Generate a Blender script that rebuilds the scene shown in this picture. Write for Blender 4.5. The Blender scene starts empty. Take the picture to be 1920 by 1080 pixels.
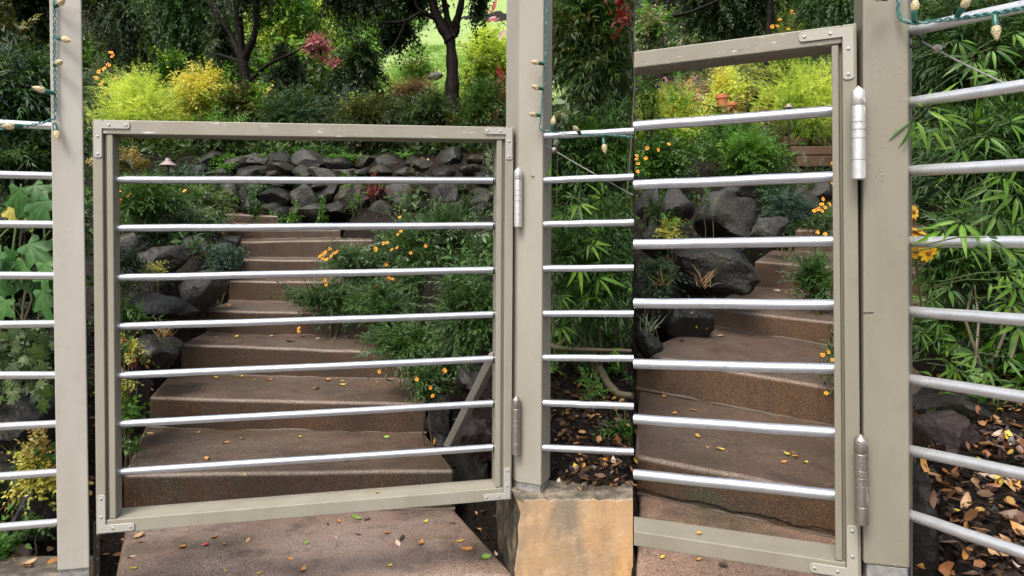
import bpy, math, random
import numpy as np
from mathutils import Vector, Matrix, noise
from mathutils.bvhtree import BVHTree

# ------------------------------------------------------------------ camera, sky, sun, exposure
F = 1300.0            # focal length in photo pixels (1920 wide)
HY = 440.0            # photo row of the eye level
scene = bpy.context.scene
C = scene.collection
cam_data = bpy.data.cameras.new('camera')
cam_data.sensor_width = 36.0
cam_data.lens = 36.0 * F / 1920.0
cam_data.shift_y = -(540.0 - HY) / 1920.0
cam_data.clip_start = 0.02
cam_data.clip_end = 500
cam = bpy.data.objects.new('camera', cam_data)
C.objects.link(cam)
cam.location = (0, 0, 0)
cam.rotation_euler = (math.radians(90), 0, 0)
scene.camera = cam

SUN_EL, SUN_AZ = math.radians(56), math.radians(-28)   # azimuth: from behind the camera, a little left
world = bpy.data.worlds.new('World')
scene.world = world
world.use_nodes = True
wn = world.node_tree
bg = wn.nodes['Background']
sky = wn.nodes.new('ShaderNodeTexSky')
sky.sky_type = 'NISHITA'
sky.sun_disc = False
sky.sun_elevation = SUN_EL
sky.sun_rotation = math.radians(180) - SUN_AZ
sky.air_density = 1.0
sky.dust_density = 5.0
sky.ozone_density = 0.6
hs = wn.nodes.new('ShaderNodeHueSaturation')
hs.inputs['Saturation'].default_value = 0.45       # a clouded, greyer sky
wn.links.new(sky.outputs[0], hs.inputs['Color'])
wn.links.new(hs.outputs[0], bg.inputs[0])
bg.inputs[1].default_value = 0.15
sun_d = bpy.data.lights.new('sun', 'SUN')
sun_d.energy = 1.5
sun_d.angle = math.radians(22)
sun_d.color = (1.0, 0.93, 0.82)
sun = bpy.data.objects.new('sun', sun_d)
C.objects.link(sun)
sdir = Vector((math.sin(SUN_AZ) * math.cos(SUN_EL), -math.cos(SUN_AZ) * math.cos(SUN_EL), math.sin(SUN_EL)))
sun.rotation_euler = sdir.to_track_quat('Z', 'Y').to_euler()
sun.location = sdir * 30
scene.view_settings.view_transform = 'Standard'
scene.view_settings.look = 'None'
scene.view_settings.exposure = 1.04
scene.view_settings.gamma = 1.0

rng = np.random.default_rng(7)
random.seed(7)
SEAM = 228.0 / F      # the two halves of the garden meet on the line x = SEAM * y

# ------------------------------------------------------------------ helpers
def pt(px, py, d):
    return Vector(((px - 960.0) / F * d, d, (HY - py) / F * d))

def V(a):
    return Vector(a)

def obj(name, mesh, mat=None, parent=None, kind=None):
    o = bpy.data.objects.new(name, mesh)
    C.objects.link(o)
    if mat is not None and len(mesh.materials) == 0:
        mesh.materials.append(mat)
    if parent is not None:
        o.parent = parent
    if kind:
        o['kind'] = kind
    return o

def thing(name, label, cat, loc=(0, 0, 0), group=None):
    o = bpy.data.objects.new(name, None)
    C.objects.link(o)
    o.empty_display_size = 0.05
    o['label'] = label
    o['category'] = cat
    if group:
        o['group'] = group
    o.location = loc
    return o

def tag(o, label, cat, group=None):
    o['label'] = label
    o['category'] = cat
    if group:
        o['group'] = group
    return o

class B:
    """collects verts and faces of one mesh (world space, minus an origin)"""
    def __init__(self, origin=(0, 0, 0)):
        self.v, self.f, self.o = [], [], Vector(origin)
    def add(self, vs, fs):
        n = len(self.v)
        self.v += [tuple(Vector(q) - self.o) for q in vs]
        self.f += [tuple(i + n for i in f) for f in fs]
    def prism(self, bot, top):
        n = len(bot)
        fs = [tuple(range(n - 1, -1, -1)), tuple(range(n, 2 * n))]
        for i in range(n):
            j = (i + 1) % n
            fs.append((i, j, n + j, n + i))
        self.add(list(bot) + list(top), fs)
    def hexa(self, c):   # 8 corners: 4 front-loop, 4 back-loop
        self.prism(c[:4], c[4:])
    def tube(self, pts, rad, sides=8, cap=True):
        pts = [Vector(p) for p in pts]
        if not isinstance(rad, (list, tuple)):
            rad = [rad] * len(pts)
        vs, fs = [], []
        prev = None
        for i, p in enumerate(pts):
            t = (pts[min(i + 1, len(pts) - 1)] - pts[max(i - 1, 0)])
            if t.length < 1e-9:
                t = Vector((0, 0, 1))
            t.normalize()
            if prev is None:
                a = t.cross(Vector((0, 0, 1)))
                if a.length < 1e-3:
                    a = t.cross(Vector((1, 0, 0)))
            else:
                a = prev - t * prev.dot(t)
            a.normalize()
            prev = a
            b = t.cross(a)
            for k in range(sides):
                an = 2 * math.pi * k / sides
                vs.append(p + (a * math.cos(an) + b * math.sin(an)) * rad[i])
        for i in range(len(pts) - 1):
            for k in range(sides):
                k2 = (k + 1) % sides
                fs.append((i * sides + k, i * sides + k2, (i + 1) * sides + k2, (i + 1) * sides + k))
        if cap:
            fs.append(tuple(range(sides - 1, -1, -1)))
            m = (len(pts) - 1) * sides
            fs.append(tuple(range(m, m + sides)))
        self.add(vs, fs)
    def lathe(self, p0, p1, prof, sides=16):
        p0, p1 = Vector(p0), Vector(p1)
        self.tube([p0.lerp(p1, t) for t, r in prof], [r for t, r in prof], sides)
    def mesh(self, name, smooth=None, mat=None):
        m = bpy.data.meshes.new(name)
        m.from_pydata(self.v, [], self.f)
        import bmesh
        bm = bmesh.new()
        bm.from_mesh(m)
        bmesh.ops.recalc_face_normals(bm, faces=bm.faces)
        bm.to_mesh(m)
        bm.free()
        if smooth is not None:
            m.polygons.foreach_set('use_smooth', [True] * len(m.polygons))
            m.set_sharp_from_angle(angle=math.radians(smooth))
        if mat:
            m.materials.append(mat)
        return m
    def build(self, name, mat, parent=None, smooth=None, bevel=0, kind=None, seg=2):
        m = self.mesh(name, smooth)
        o = obj(name, m, mat, parent, kind)
        if self.o.length > 0 and parent is None:
            o.location = self.o
        if bevel:
            md = o.modifiers.new('bevel', 'BEVEL')
            md.width = bevel
            md.segments = seg
            md.limit_method = 'ANGLE'
            md.angle_limit = math.radians(40)
            md.harden_normals = False
        return o

def put(o, root):
    """parent world-space geometry under a root that stands elsewhere"""
    o.parent = root
    o.matrix_parent_inverse = Matrix.Translation(root.location).inverted()
    return o

# ------------------------------------------------------------------ materials
def new_mat(name):
    m = bpy.data.materials.new(name)
    m.use_nodes = True
    nt = m.node_tree
    return m, nt, nt.nodes['Principled BSDF'], nt.nodes['Material Output']

def N(nt, kind, **kw):
    n = nt.nodes.new(kind)
    for k, v in kw.items():
        if k in n.inputs:
            n.inputs[k].default_value = v
        else:
            setattr(n, k, v)
    return n

def ramp(nt, stops):
    r = nt.nodes.new('ShaderNodeValToRGB')
    el = r.color_ramp.elements
    while len(el) < len(stops):
        el.new(0.5)
    for e, (p, c) in zip(el, stops):
        e.position = p
        e.color = (c[0], c[1], c[2], 1)
    return r

def noise_tex(nt, scale, detail=4, rough=0.55, vec=None, dist=0.0):
    n = N(nt, 'ShaderNodeTexNoise')
    n.inputs['Scale'].default_value = scale
    n.inputs['Detail'].default_value = detail
    n.inputs['Roughness'].default_value = rough
    n.inputs['Distortion'].default_value = dist
    if vec is not None:
        nt.links.new(vec, n.inputs['Vector'])
    return n

def mixc(nt, a, b, fac, mode='MIX'):
    m = nt.nodes.new('ShaderNodeMix')
    m.data_type = 'RGBA'
    m.blend_type = mode
    for sock, val in ((m.inputs[0], fac), (m.inputs[6], a), (m.inputs[7], b)):
        if hasattr(val, 'is_output'):
            nt.links.new(val, sock)
        elif isinstance(val, (int, float)):
            sock.default_value = val
        else:
            sock.default_value = (val[0], val[1], val[2], 1)
    return m.outputs[2]

def bump(nt, bsdf, height, strength=0.4, dist=0.01):
    b = N(nt, 'ShaderNodeBump')
    b.inputs['Strength'].default_value = strength
    b.inputs['Distance'].default_value = dist
    nt.links.new(height, b.inputs['Height'])
    nt.links.new(b.outputs[0], bsdf.inputs['Normal'])
    return b

def pos(nt):
    return nt.nodes.new('ShaderNodeNewGeometry').outputs['Position']

def thresh(nt, val, lo, hi):
    m = nt.nodes.new('ShaderNodeMapRange')
    m.inputs[1].default_value = lo
    m.inputs[2].default_value = hi
    nt.links.new(val, m.inputs[0])
    return m.outputs[0]

def mul(nt, a, b):
    m = nt.nodes.new('ShaderNodeMath')
    m.operation = 'MULTIPLY'
    for s, v in ((m.inputs[0], a), (m.inputs[1], b)):
        if hasattr(v, 'is_output'):
            nt.links.new(v, s)
        else:
            s.default_value = v
    return m.outputs[0]

def leaf_mat(name, stops, trans=0.3, rough=0.4, spec=0.28):
    m, nt, bs, out = new_mat(name)
    at = N(nt, 'ShaderNodeAttribute', attribute_name='tint')
    r = ramp(nt, [(i / (len(stops) - 1), c) for i, c in enumerate(stops)])
    nt.links.new(at.outputs['Fac'], r.inputs[0])
    nz = noise_tex(nt, 60, 2, vec=pos(nt))
    col = mixc(nt, r.outputs[0], (0.6, 0.6, 0.55), thresh(nt, nz.outputs[0], 0.35, 0.75), 'MULTIPLY')
    nt.links.new(col, bs.inputs['Base Color'])
    bs.inputs['Roughness'].default_value = rough
    bs.inputs['Specular IOR Level'].default_value = spec
    tr = N(nt, 'ShaderNodeBsdfTranslucent')
    br = mixc(nt, r.outputs[0], (1.15, 1.1, 0.5), 1.0, 'MULTIPLY')
    nt.links.new(br, tr.inputs['Color'])
    mx = N(nt, 'ShaderNodeMixShader')
    mx.inputs[0].default_value = trans
    nt.links.new(bs.outputs[0], mx.inputs[1])
    nt.links.new(tr.outputs[0], mx.inputs[2])
    nt.links.new(mx.outputs[0], out.inputs[0])
    return m

L_DARK = leaf_mat('leaf_dark', [(0.0091, 0.0189, 0.0048), (0.0260, 0.0513, 0.0120), (0.0676, 0.1107, 0.0240)])
L_CONIFER = leaf_mat('leaf_conifer', [(0.0135, 0.0308, 0.0084), (0.0351, 0.0728, 0.0168), (0.0837, 0.1400, 0.0288)])
L_OLIVE = leaf_mat('leaf_olive', [(.024, .034, .008), (.062, .078, .018), (.125, .135, .035)])
L_MID = leaf_mat('leaf_mid', [(0.0161, 0.0460, 0.0077), (0.0414, 0.1092, 0.0176), (0.0978, 0.2012, 0.0330)])
L_FRESH = leaf_mat('leaf_fresh', [(.04, .11, .014), (.10, .25, .034), (.22, .40, .06)], 0.4)
L_LIME = leaf_mat('leaf_lime', [(.32, .44, .055), (.56, .70, .14), (.80, .88, .34)], 0.5)
L_YELLOW = leaf_mat('leaf_yellow', [(.26, .27, .04), (.60, .56, .11), (.80, .70, .22)], 0.45)
L_BLUE = leaf_mat('leaf_blue', [(.014, .034, .022), (.034, .072, .048), (.085, .14, .10)], 0.2)
L_GREY = leaf_mat('leaf_grey', [(.06, .09, .05), (.16, .21, .13), (.32, .38, .28)], 0.25)
L_PINK = leaf_mat('leaf_pink', [(.22, .08, .09), (.50, .18, .24), (.70, .40, .45)], 0.35)
L_RED = leaf_mat('leaf_red', [(.12, .02, .02), (.34, .03, .03), (.55, .12, .12)], 0.3)
L_GOLD = leaf_mat('leaf_gold', [(.16, .12, .03), (.36, .26, .08), (.52, .42, .16)], 0.3)
L_MARI = leaf_mat('leaf_marigold', [(0.0130, 0.0364, 0.0099), (0.0338, 0.0832, 0.0198), (0.0806, 0.1625, 0.0374)], 0.25, 0.4)
L_BAMB = leaf_mat('leaf_bamboo', [(0.0125, 0.0400, 0.0066), (0.0375, 0.1025, 0.0132), (0.1063, 0.2250, 0.0264)], 0.3, 0.36)
L_BAMBL = leaf_mat('leaf_bamboo_light', [(.055, .145, .012), (.12, .26, .022), (.25, .40, .04)], 0.35, 0.36)
L_BROAD = leaf_mat('leaf_broad', [(.018, .065, .014), (.042, .13, .028), (.085, .20, .05)], 0.3, 0.45)
L_PIERIS = leaf_mat('leaf_pieris', [(.07, .10, .03), (.28, .30, .17), (.5, .34, .34)], 0.25)
L_DRYGRASS = leaf_mat('leaf_drygrass', [(.12, .07, .03), (.30, .18, .08), (.42, .32, .16)], 0.2)
L_GRASS = leaf_mat('leaf_lawn', [(.10, .22, .02), (.20, .36, .045), (.32, .48, .10)], 0.3)

def flat_mat(name, col, rough=0.5, metallic=0.0, var=0.15, scale=30, bstr=0.1, spec=0.5):
    m, nt, bs, out = new_mat(name)
    n = noise_tex(nt, scale, 4, vec=pos(nt))
    c = mixc(nt, [x * (1 - var) for x in col], [min(1, x * (1 + var)) for x in col], n.outputs[0])
    nt.links.new(c, bs.inputs['Base Color'])
    bs.inputs['Roughness'].default_value = rough
    bs.inputs['Metallic'].default_value = metallic
    bs.inputs['Specular IOR Level'].default_value = spec
    bump(nt, bs, n.outputs[0], bstr, 0.004)
    return m

def paint_mat(name='greige_paint', k=(1, 1, 1)):
    m, nt, bs, out = new_mat(name)
    p = pos(nt)
    mp = N(nt, 'ShaderNodeMapping')
    mp.inputs['Scale'].default_value = (1, 1, 0.06)
    nt.links.new(p, mp.inputs[0])
    grain = noise_tex(nt, 240, 3, vec=mp.outputs[0])
    mp2 = N(nt, 'ShaderNodeMapping')
    mp2.inputs['Scale'].default_value = (1, 1, .22)
    nt.links.new(p, mp2.inputs[0])
    mott = noise_tex(nt, 11, 6, .6, vec=mp2.outputs[0])
    fine = noise_tex(nt, 26, 4, vec=p)
    c = mixc(nt, (.26, .236, .188), (.40, .38, .33), mott.outputs[0])
    c = mixc(nt, c, (.25, .23, .185), mul(nt, thresh(nt, fine.outputs[0], .56, .78), .4))
    speck = noise_tex(nt, 190, 1, vec=p)
    c = mixc(nt, c, (.12, .11, .09), mul(nt, thresh(nt, speck.outputs[0], .76, .79), .6))
    chip = noise_tex(nt, 55, 3, vec=p)
    c = mixc(nt, c, (.45, .43, .39), mul(nt, thresh(nt, chip.outputs[0], .72, .76), .4))
    c = mixc(nt, c, k, 1.0, 'MULTIPLY')
    nt.links.new(c, bs.inputs['Base Color'])
    bs.inputs['Roughness'].default_value = 0.42
    bs.inputs['Specular IOR Level'].default_value = 0.35
    bump(nt, bs, grain.outputs[0], 0.12, 0.002)
    return m
PAINT = paint_mat('greige_paint', (.98, .99, 1.04))
PAINT_NEAR_SHADED = paint_mat('near_paint_shaded', (.60, .595, .55))  # same greige paint; the near half's dimmer light is put into the colour
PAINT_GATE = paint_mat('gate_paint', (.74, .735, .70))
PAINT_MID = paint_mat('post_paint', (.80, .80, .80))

def scuffed_paint(src):
    m = src.copy()
    m.name = 'scuffed_paint'
    nt = m.node_tree
    bs = nt.nodes['Principled BSDF']
    old = bs.inputs['Base Color'].links[0].from_socket
    mp = N(nt, 'ShaderNodeMapping')
    mp.inputs['Scale'].default_value = (0.35, 1, 2.5)
    nt.links.new(pos(nt), mp.inputs[0])
    n = noise_tex(nt, 42, 5, .65, vec=mp.outputs[0])
    c = mixc(nt, old, (.55, .54, .51), mul(nt, thresh(nt, n.outputs[0], .63, .67), .75))
    nt.links.new(c, bs.inputs['Base Color'])
    return m
PAINT_SCUFF = scuffed_paint(PAINT_GATE)
PAINT_SCUFF_NEAR = scuffed_paint(PAINT_NEAR_SHADED)

def pipe_mat():
    m, nt, bs, out = new_mat('galvanised_pipe')
    p = pos(nt)
    n = noise_tex(nt, 45, 5, .6, vec=p)
    s = noise_tex(nt, 260, 2, vec=p)
    c = mixc(nt, (.37, .395, .445), (.58, .61, .66), n.outputs[0])
    c = mixc(nt, c, (.10, .10, .10), mul(nt, thresh(nt, s.outputs[0], .66, .74), .7))
    nt.links.new(c, bs.inputs['Base Color'])
    bs.inputs['Metallic'].default_value = 0.78
    r = thresh(nt, n.outputs[0], .2, .8)
    mr = nt.nodes.new('ShaderNodeMapRange')
    mr.inputs[3].default_value = 0.22
    mr.inputs[4].default_value = 0.40
    nt.links.new(n.outputs[0], mr.inputs[0])
    nt.links.new(mr.outputs[0], bs.inputs['Roughness'])
    bump(nt, bs, n.outputs[0], 0.05, 0.001)
    return m
PIPE = pipe_mat()
PIPE_LIGHT = PIPE.copy()
PIPE_LIGHT.name = 'bright_pipe'
for n_ in PIPE_LIGHT.node_tree.nodes:
    if n_.type == 'MIX' and not n_.inputs[6].is_linked:
        n_.inputs[6].default_value = (.62, .63, .66, 1)
        n_.inputs[7].default_value = (.86, .87, .90, 1)

def steel_mat():
    m, nt, bs, out = new_mat('hinge_steel')
    p = pos(nt)
    n = noise_tex(nt, 90, 4, .6, vec=p)
    v = N(nt, 'ShaderNodeTexVoronoi', feature='F1')
    v.inputs['Scale'].default_value = 170
    nt.links.new(p, v.inputs['Vector'])
    c = mixc(nt, (.50, .49, .47), (.78, .77, .75), n.outputs[0])
    nt.links.new(c, bs.inputs['Base Color'])
    bs.inputs['Metallic'].default_value = 0.8
    bs.inputs['Roughness'].default_value = 0.38
    d = thresh(nt, v.outputs['Distance'], .35, .1)
    bump(nt, bs, d, 0.35, 0.001)
    return m
STEEL = steel_mat()
STEEL_DARK = STEEL.copy()
STEEL_DARK.name = 'brown_reflection_steel'  # brown reflection on the lower hinges painted into the base colours; clamps share it
for n_ in STEEL_DARK.node_tree.nodes:
    if n_.type == 'MIX':
        n_.inputs[6].default_value = (.20, .175, .15, 1)
        n_.inputs[7].default_value = (.42, .38, .34, 1)
PLATE = flat_mat('bracket_paint', (.33, .32, .29), .4, 0.0, .06, 60, .05)
PLATE_NEAR = flat_mat('bracket_paint_shaded', (.29, .275, .235), .4, 0.0, .06, 60, .05)  # bracket paint darkened to follow the shade painted into the near gate
SCREW = flat_mat('screw_metal', (.42, .41, .39), .4, .7, .2, 100, .1)
DARK_METAL = flat_mat('dark_metal', (.035, .035, .035), .35, .6, .3, 40, .1)
BASE_METAL = flat_mat('base_metal', (.26, .255, .245), .5, .35, .85, 55, .3)
WIRE = flat_mat('green_wire', (.025, .13, .12), .4, 0, .1, 80, .02)
SOCKET = flat_mat('green_socket', (.012, .085, .06), .35, 0, .15, 80, .02)

def bulb_mat():
    m, nt, bs, out = new_mat('faceted_bulb')
    v = N(nt, 'ShaderNodeTexVoronoi')
    v.inputs['Scale'].default_value = 320
    nt.links.new(pos(nt), v.inputs['Vector'])
    c = mixc(nt, (.60, .46, .22), (.80, .70, .46), v.outputs['Distance'])
    nt.links.new(c, bs.inputs['Base Color'])
    bs.inputs['Roughness'].default_value = 0.15
    bs.inputs['Transmission Weight'].default_value = 0.45
    bs.inputs['IOR'].default_value = 1.45
    bump(nt, bs, v.outputs['Distance'], 0.8, 0.002)
    return m
BULB = bulb_mat()

def concrete_mat(name='step_concrete', kt=(1, 1, 1), kr=(1, 1, 1)):
    m, nt, bs, out = new_mat(name)
    g = nt.nodes.new('ShaderNodeNewGeometry')
    p = g.outputs['Position']
    big = noise_tex(nt, 2.6, 5, .6, vec=p)
    med = noise_tex(nt, 11, 5, .65, vec=p)
    fine = noise_tex(nt, 210, 3, .7, vec=p)
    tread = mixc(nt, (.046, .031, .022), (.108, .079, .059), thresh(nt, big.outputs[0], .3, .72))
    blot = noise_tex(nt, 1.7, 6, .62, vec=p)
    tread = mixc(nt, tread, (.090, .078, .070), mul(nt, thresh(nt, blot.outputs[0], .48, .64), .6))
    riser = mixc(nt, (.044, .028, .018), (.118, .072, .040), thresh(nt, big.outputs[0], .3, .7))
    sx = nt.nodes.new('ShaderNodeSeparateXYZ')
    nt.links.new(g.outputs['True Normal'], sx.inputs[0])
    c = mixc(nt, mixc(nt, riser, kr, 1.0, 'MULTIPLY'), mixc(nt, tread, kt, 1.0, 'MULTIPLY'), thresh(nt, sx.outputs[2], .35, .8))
    mp = N(nt, 'ShaderNodeMapping')
    mp.inputs['Scale'].default_value = (1, 1, .22)
    nt.links.new(p, mp.inputs[0])
    strk = noise_tex(nt, 9, 5, .65, vec=mp.outputs[0])
    c = mixc(nt, c, (.030, .024, .018), mul(nt, thresh(nt, strk.outputs[0], .52, .72), .7))
    c = mixc(nt, c, (.035, .03, .025), mul(nt, thresh(nt, med.outputs[0], .56, .76), .6))
    c = mixc(nt, c, (.05, .055, .03), mul(nt, thresh(nt, big.outputs[0], .42, .30), .55))
    v = N(nt, 'ShaderNodeTexVoronoi')
    v.inputs['Scale'].default_value = 190
    nt.links.new(p, v.inputs['Vector'])
    vs = nt.nodes.new('ShaderNodeSeparateColor')
    nt.links.new(v.outputs['Color'], vs.inputs[0])
    grit = mul(nt, thresh(nt, v.outputs['Distance'], .30, .18), thresh(nt, vs.outputs[0], .74, .80))
    c = mixc(nt, c, (.30, .27, .24), mul(nt, grit, .28))
    gritd = mul(nt, thresh(nt, v.outputs['Distance'], .36, .2), thresh(nt, vs.outputs[1], .80, .86))
    c = mixc(nt, c, (.02, .017, .014), mul(nt, gritd, .7))
    nz_ = nt.nodes.new('ShaderNodeSeparateXYZ')
    nt.links.new(g.outputs['Normal'], nz_.inputs[0])
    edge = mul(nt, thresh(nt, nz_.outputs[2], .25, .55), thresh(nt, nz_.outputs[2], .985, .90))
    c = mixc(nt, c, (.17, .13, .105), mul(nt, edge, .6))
    fr_ = ramp(nt, [(.36, (.45, .44, .42)), (.5, (1, 1, 1)), (.64, (1.9, 1.85, 1.8))])
    nt.links.new(fine.outputs[0], fr_.inputs[0])
    c = mixc(nt, c, fr_.outputs[0], 1.0, 'MULTIPLY')
    nt.links.new(c, bs.inputs['Base Color'])
    mr = nt.nodes.new('ShaderNodeMapRange')
    mr.inputs[1].default_value = .3
    mr.inputs[2].default_value = .7
    mr.inputs[3].default_value = .36
    mr.inputs[4].default_value = .7
    nt.links.new(med.outputs[0], mr.inputs[0])
    nt.links.new(mr.outputs[0], bs.inputs['Roughness'])
    bs.inputs['Specular IOR Level'].default_value = 0.45
    h = mixc(nt, fine.outputs[0], med.outputs[0], .4)
    bump(nt, bs, h, 0.45, 0.006)
    return m
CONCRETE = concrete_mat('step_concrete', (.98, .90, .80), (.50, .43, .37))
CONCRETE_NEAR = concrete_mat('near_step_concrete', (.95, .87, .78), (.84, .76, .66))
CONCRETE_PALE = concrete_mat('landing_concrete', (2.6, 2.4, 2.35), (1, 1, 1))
MORTAR = flat_mat('mortar', (.085, .062, .046), .7, 0, .45, 40, .5)

def stucco_mat():
    m, nt, bs, out = new_mat('tan_wall_render')
    p = pos(nt)
    mp = N(nt, 'ShaderNodeMapping')
    mp.inputs['Scale'].default_value = (1, 1, .45)
    nt.links.new(p, mp.inputs[0])
    big = noise_tex(nt, 4.6, 6, .55, vec=mp.outputs[0], dist=.25)
    med = noise_tex(nt, 20, 5, .65, vec=p)
    fine = noise_tex(nt, 140, 3, vec=p)
    c = mixc(nt, (.20, .16, .115), (.52, .31, .14), thresh(nt, big.outputs[0], .38, .60))
    c = mixc(nt, c, (.48, .34, .22), mul(nt, thresh(nt, med.outputs[0], .50, .7), .5))
    c = mixc(nt, c, (.10, .085, .06), mul(nt, thresh(nt, big.outputs[0], .36, .24), .8))
    g = nt.nodes.new('ShaderNodeNewGeometry')
    sx = nt.nodes.new('ShaderNodeSeparateXYZ')
    nt.links.new(g.outputs['True Normal'], sx.inputs[0])
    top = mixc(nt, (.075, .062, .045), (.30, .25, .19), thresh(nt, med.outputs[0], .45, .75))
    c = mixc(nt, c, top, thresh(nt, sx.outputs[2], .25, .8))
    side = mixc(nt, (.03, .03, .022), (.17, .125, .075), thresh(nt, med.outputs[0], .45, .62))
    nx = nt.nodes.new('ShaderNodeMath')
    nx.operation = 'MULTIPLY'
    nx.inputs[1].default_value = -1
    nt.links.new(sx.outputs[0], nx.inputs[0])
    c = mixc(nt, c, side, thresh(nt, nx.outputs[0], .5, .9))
    nt.links.new(c, bs.inputs['Base Color'])
    bs.inputs['Roughness'].default_value = .6
    h = mixc(nt, fine.outputs[0], med.outputs[0], .5)
    bump(nt, bs, h, .5, .006)
    return m
STUCCO = stucco_mat()

def rock_mat(name, c0, c1, c2, moss=.2):
    m, nt, bs, out = new_mat(name)
    tc = nt.nodes.new('ShaderNodeTexCoord')
    p = pos(nt)
    big = noise_tex(nt, 4, 6, .65, vec=p)
    med = noise_tex(nt, 22, 6, .7, vec=p, dist=.4)
    v = N(nt, 'ShaderNodeTexVoronoi')
    v.inputs['Scale'].default_value = 55
    nt.links.new(p, v.inputs['Vector'])
    c = mixc(nt, c0, c1, thresh(nt, big.outputs[0], .32, .68))
    c = mixc(nt, c, c2, mul(nt, thresh(nt, med.outputs[0], .54, .72), .7))
    mo = noise_tex(nt, 7, 4, .7, vec=p)
    c = mixc(nt, c, (.035, .045, .015), mul(nt, thresh(nt, mo.outputs[0], .52, .66), moss))
    pit = thresh(nt, v.outputs['Distance'], .22, .05)
    c = mixc(nt, c, (.01, .01, .01), mul(nt, pit, .6))
    nt.links.new(c, bs.inputs['Base Color'])
    bs.inputs['Roughness'].default_value = .55
    bs.inputs['Specular IOR Level'].default_value = .3
    h = mixc(nt, med.outputs[0], v.outputs['Distance'], .35)
    bump(nt, bs, h, .8, .012)
    return m
R_DARK = rock_mat('rock_dark', (0.0060, 0.0057, 0.0054), (0.0180, 0.0168, 0.0150), (0.0330, 0.0306, 0.0276), .3)
R_GREY = rock_mat('rock_grey', (0.0151, 0.0145, 0.0128), (0.0360, 0.0336, 0.0290), (0.0609, 0.0568, 0.0499), .35)
R_BROWN = rock_mat('rock_brown', (0.0132, 0.0108, 0.0072), (0.0360, 0.0288, 0.0204), (0.0570, 0.0468, 0.0330), .5)
R_RED = rock_mat('rock_red', (0.0156, 0.0096, 0.0090), (0.0396, 0.0240, 0.0222), (0.0570, 0.0396, 0.0360), .0)
R_PINK = rock_mat('rock_pink', (0.1820, 0.1050, 0.1050), (0.2940, 0.1890, 0.1890), (0.3500, 0.2520, 0.2450), .0)
R_PALE = rock_mat('rock_pale', (0.0496, 0.0471, 0.0397), (0.0930, 0.0880, 0.0756), (0.1302, 0.1240, 0.1085), .2)

def dirt_mat():
    m, nt, bs, out = new_mat('dark_soil')
    p = pos(nt)
    a = noise_tex(nt, 9, 6, .7, vec=p)
    b = noise_tex(nt, 70, 5, .7, vec=p)
    v = N(nt, 'ShaderNodeTexVoronoi')
    v.inputs['Scale'].default_value = 38
    nt.links.new(p, v.inputs['Vector'])
    c = mixc(nt, (.004, .0033, .0027), (.015, .010, .007), a.outputs[0])
    c = mixc(nt, c, (.032, .02, .013), mul(nt, thresh(nt, b.outputs[0], .55, .75), .8))
    nt.links.new(c, bs.inputs['Base Color'])
    bs.inputs['Roughness'].default_value = .75
    bs.inputs['Specular IOR Level'].default_value = .15
    h = mixc(nt, b.outputs[0], v.outputs['Distance'], .5)
    bump(nt, bs, h, .9, .02)
    return m
DIRT = dirt_mat()

def grass_mat():
    m, nt, bs, out = new_mat('lawn_green')
    p = pos(nt)
    a = noise_tex(nt, 1.2, 5, .6, vec=p)
    b = noise_tex(nt, 40, 4, .7, vec=p)
    c = mixc(nt, (.16, .25, .055), (.30, .41, .13), a.outputs[0])
    c = mixc(nt, c, (.03, .09, .012), mul(nt, thresh(nt, b.outputs[0], .5, .8), .7))
    nt.links.new(c, bs.inputs['Base Color'])
    bs.inputs['Roughness'].default_value = .7
    bump(nt, bs, b.outputs[0], .8, .03)
    return m
LAWN = grass_mat()
BARK = rock_mat('bark', (.004, .003, .0025), (.013, .009, .007), (.03, .02, .015), .1)
BARK.node_tree.nodes['Principled BSDF'].inputs['Specular IOR Level'].default_value = .1
TWIG = flat_mat('twig', (.075, .06, .03), .6, 0, .4, 20, .3)
TWIGG = flat_mat('green_twig', (.09, .13, .04), .55, 0, .3, 20, .2)
TIMBER = flat_mat('brown_timber', (.11, .06, .035), .6, 0, .35, 12, .3)
POT = flat_mat('terracotta', (.50, .16, .07), .6, 0, .15, 20, .1)
LAMP = flat_mat('lamp_mauve', (.32, .24, .24), .4, .2, .1, 20, .05)
ORANGE = flat_mat('petal_orange', (.80, .33, .02), .5, 0, .2, 60, .05)
YELLOWP = flat_mat('petal_yellow', (.85, .48, .02), .5, 0, .15, 60, .05)
VIOLET = flat_mat('petal_violet', (.35, .25, .5), .6, 0, .2, 60, .05)
EYE = flat_mat('flower_eye', (.30, .10, .015), .7, 0, .3, 200, .3)

# ------------------------------------------------------------------ terrain
def sstep(t):
    t = np.clip(t, 0, 1)
    return t * t * (3 - 2 * t)

def far_z(y):
    return np.interp(y, [0, 7, 7.4, 9, 12, 16, 25, 60, 120], [.7, .80, .86, 1.42, 2.45, 4.0, 7.7, 26, 50])

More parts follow.
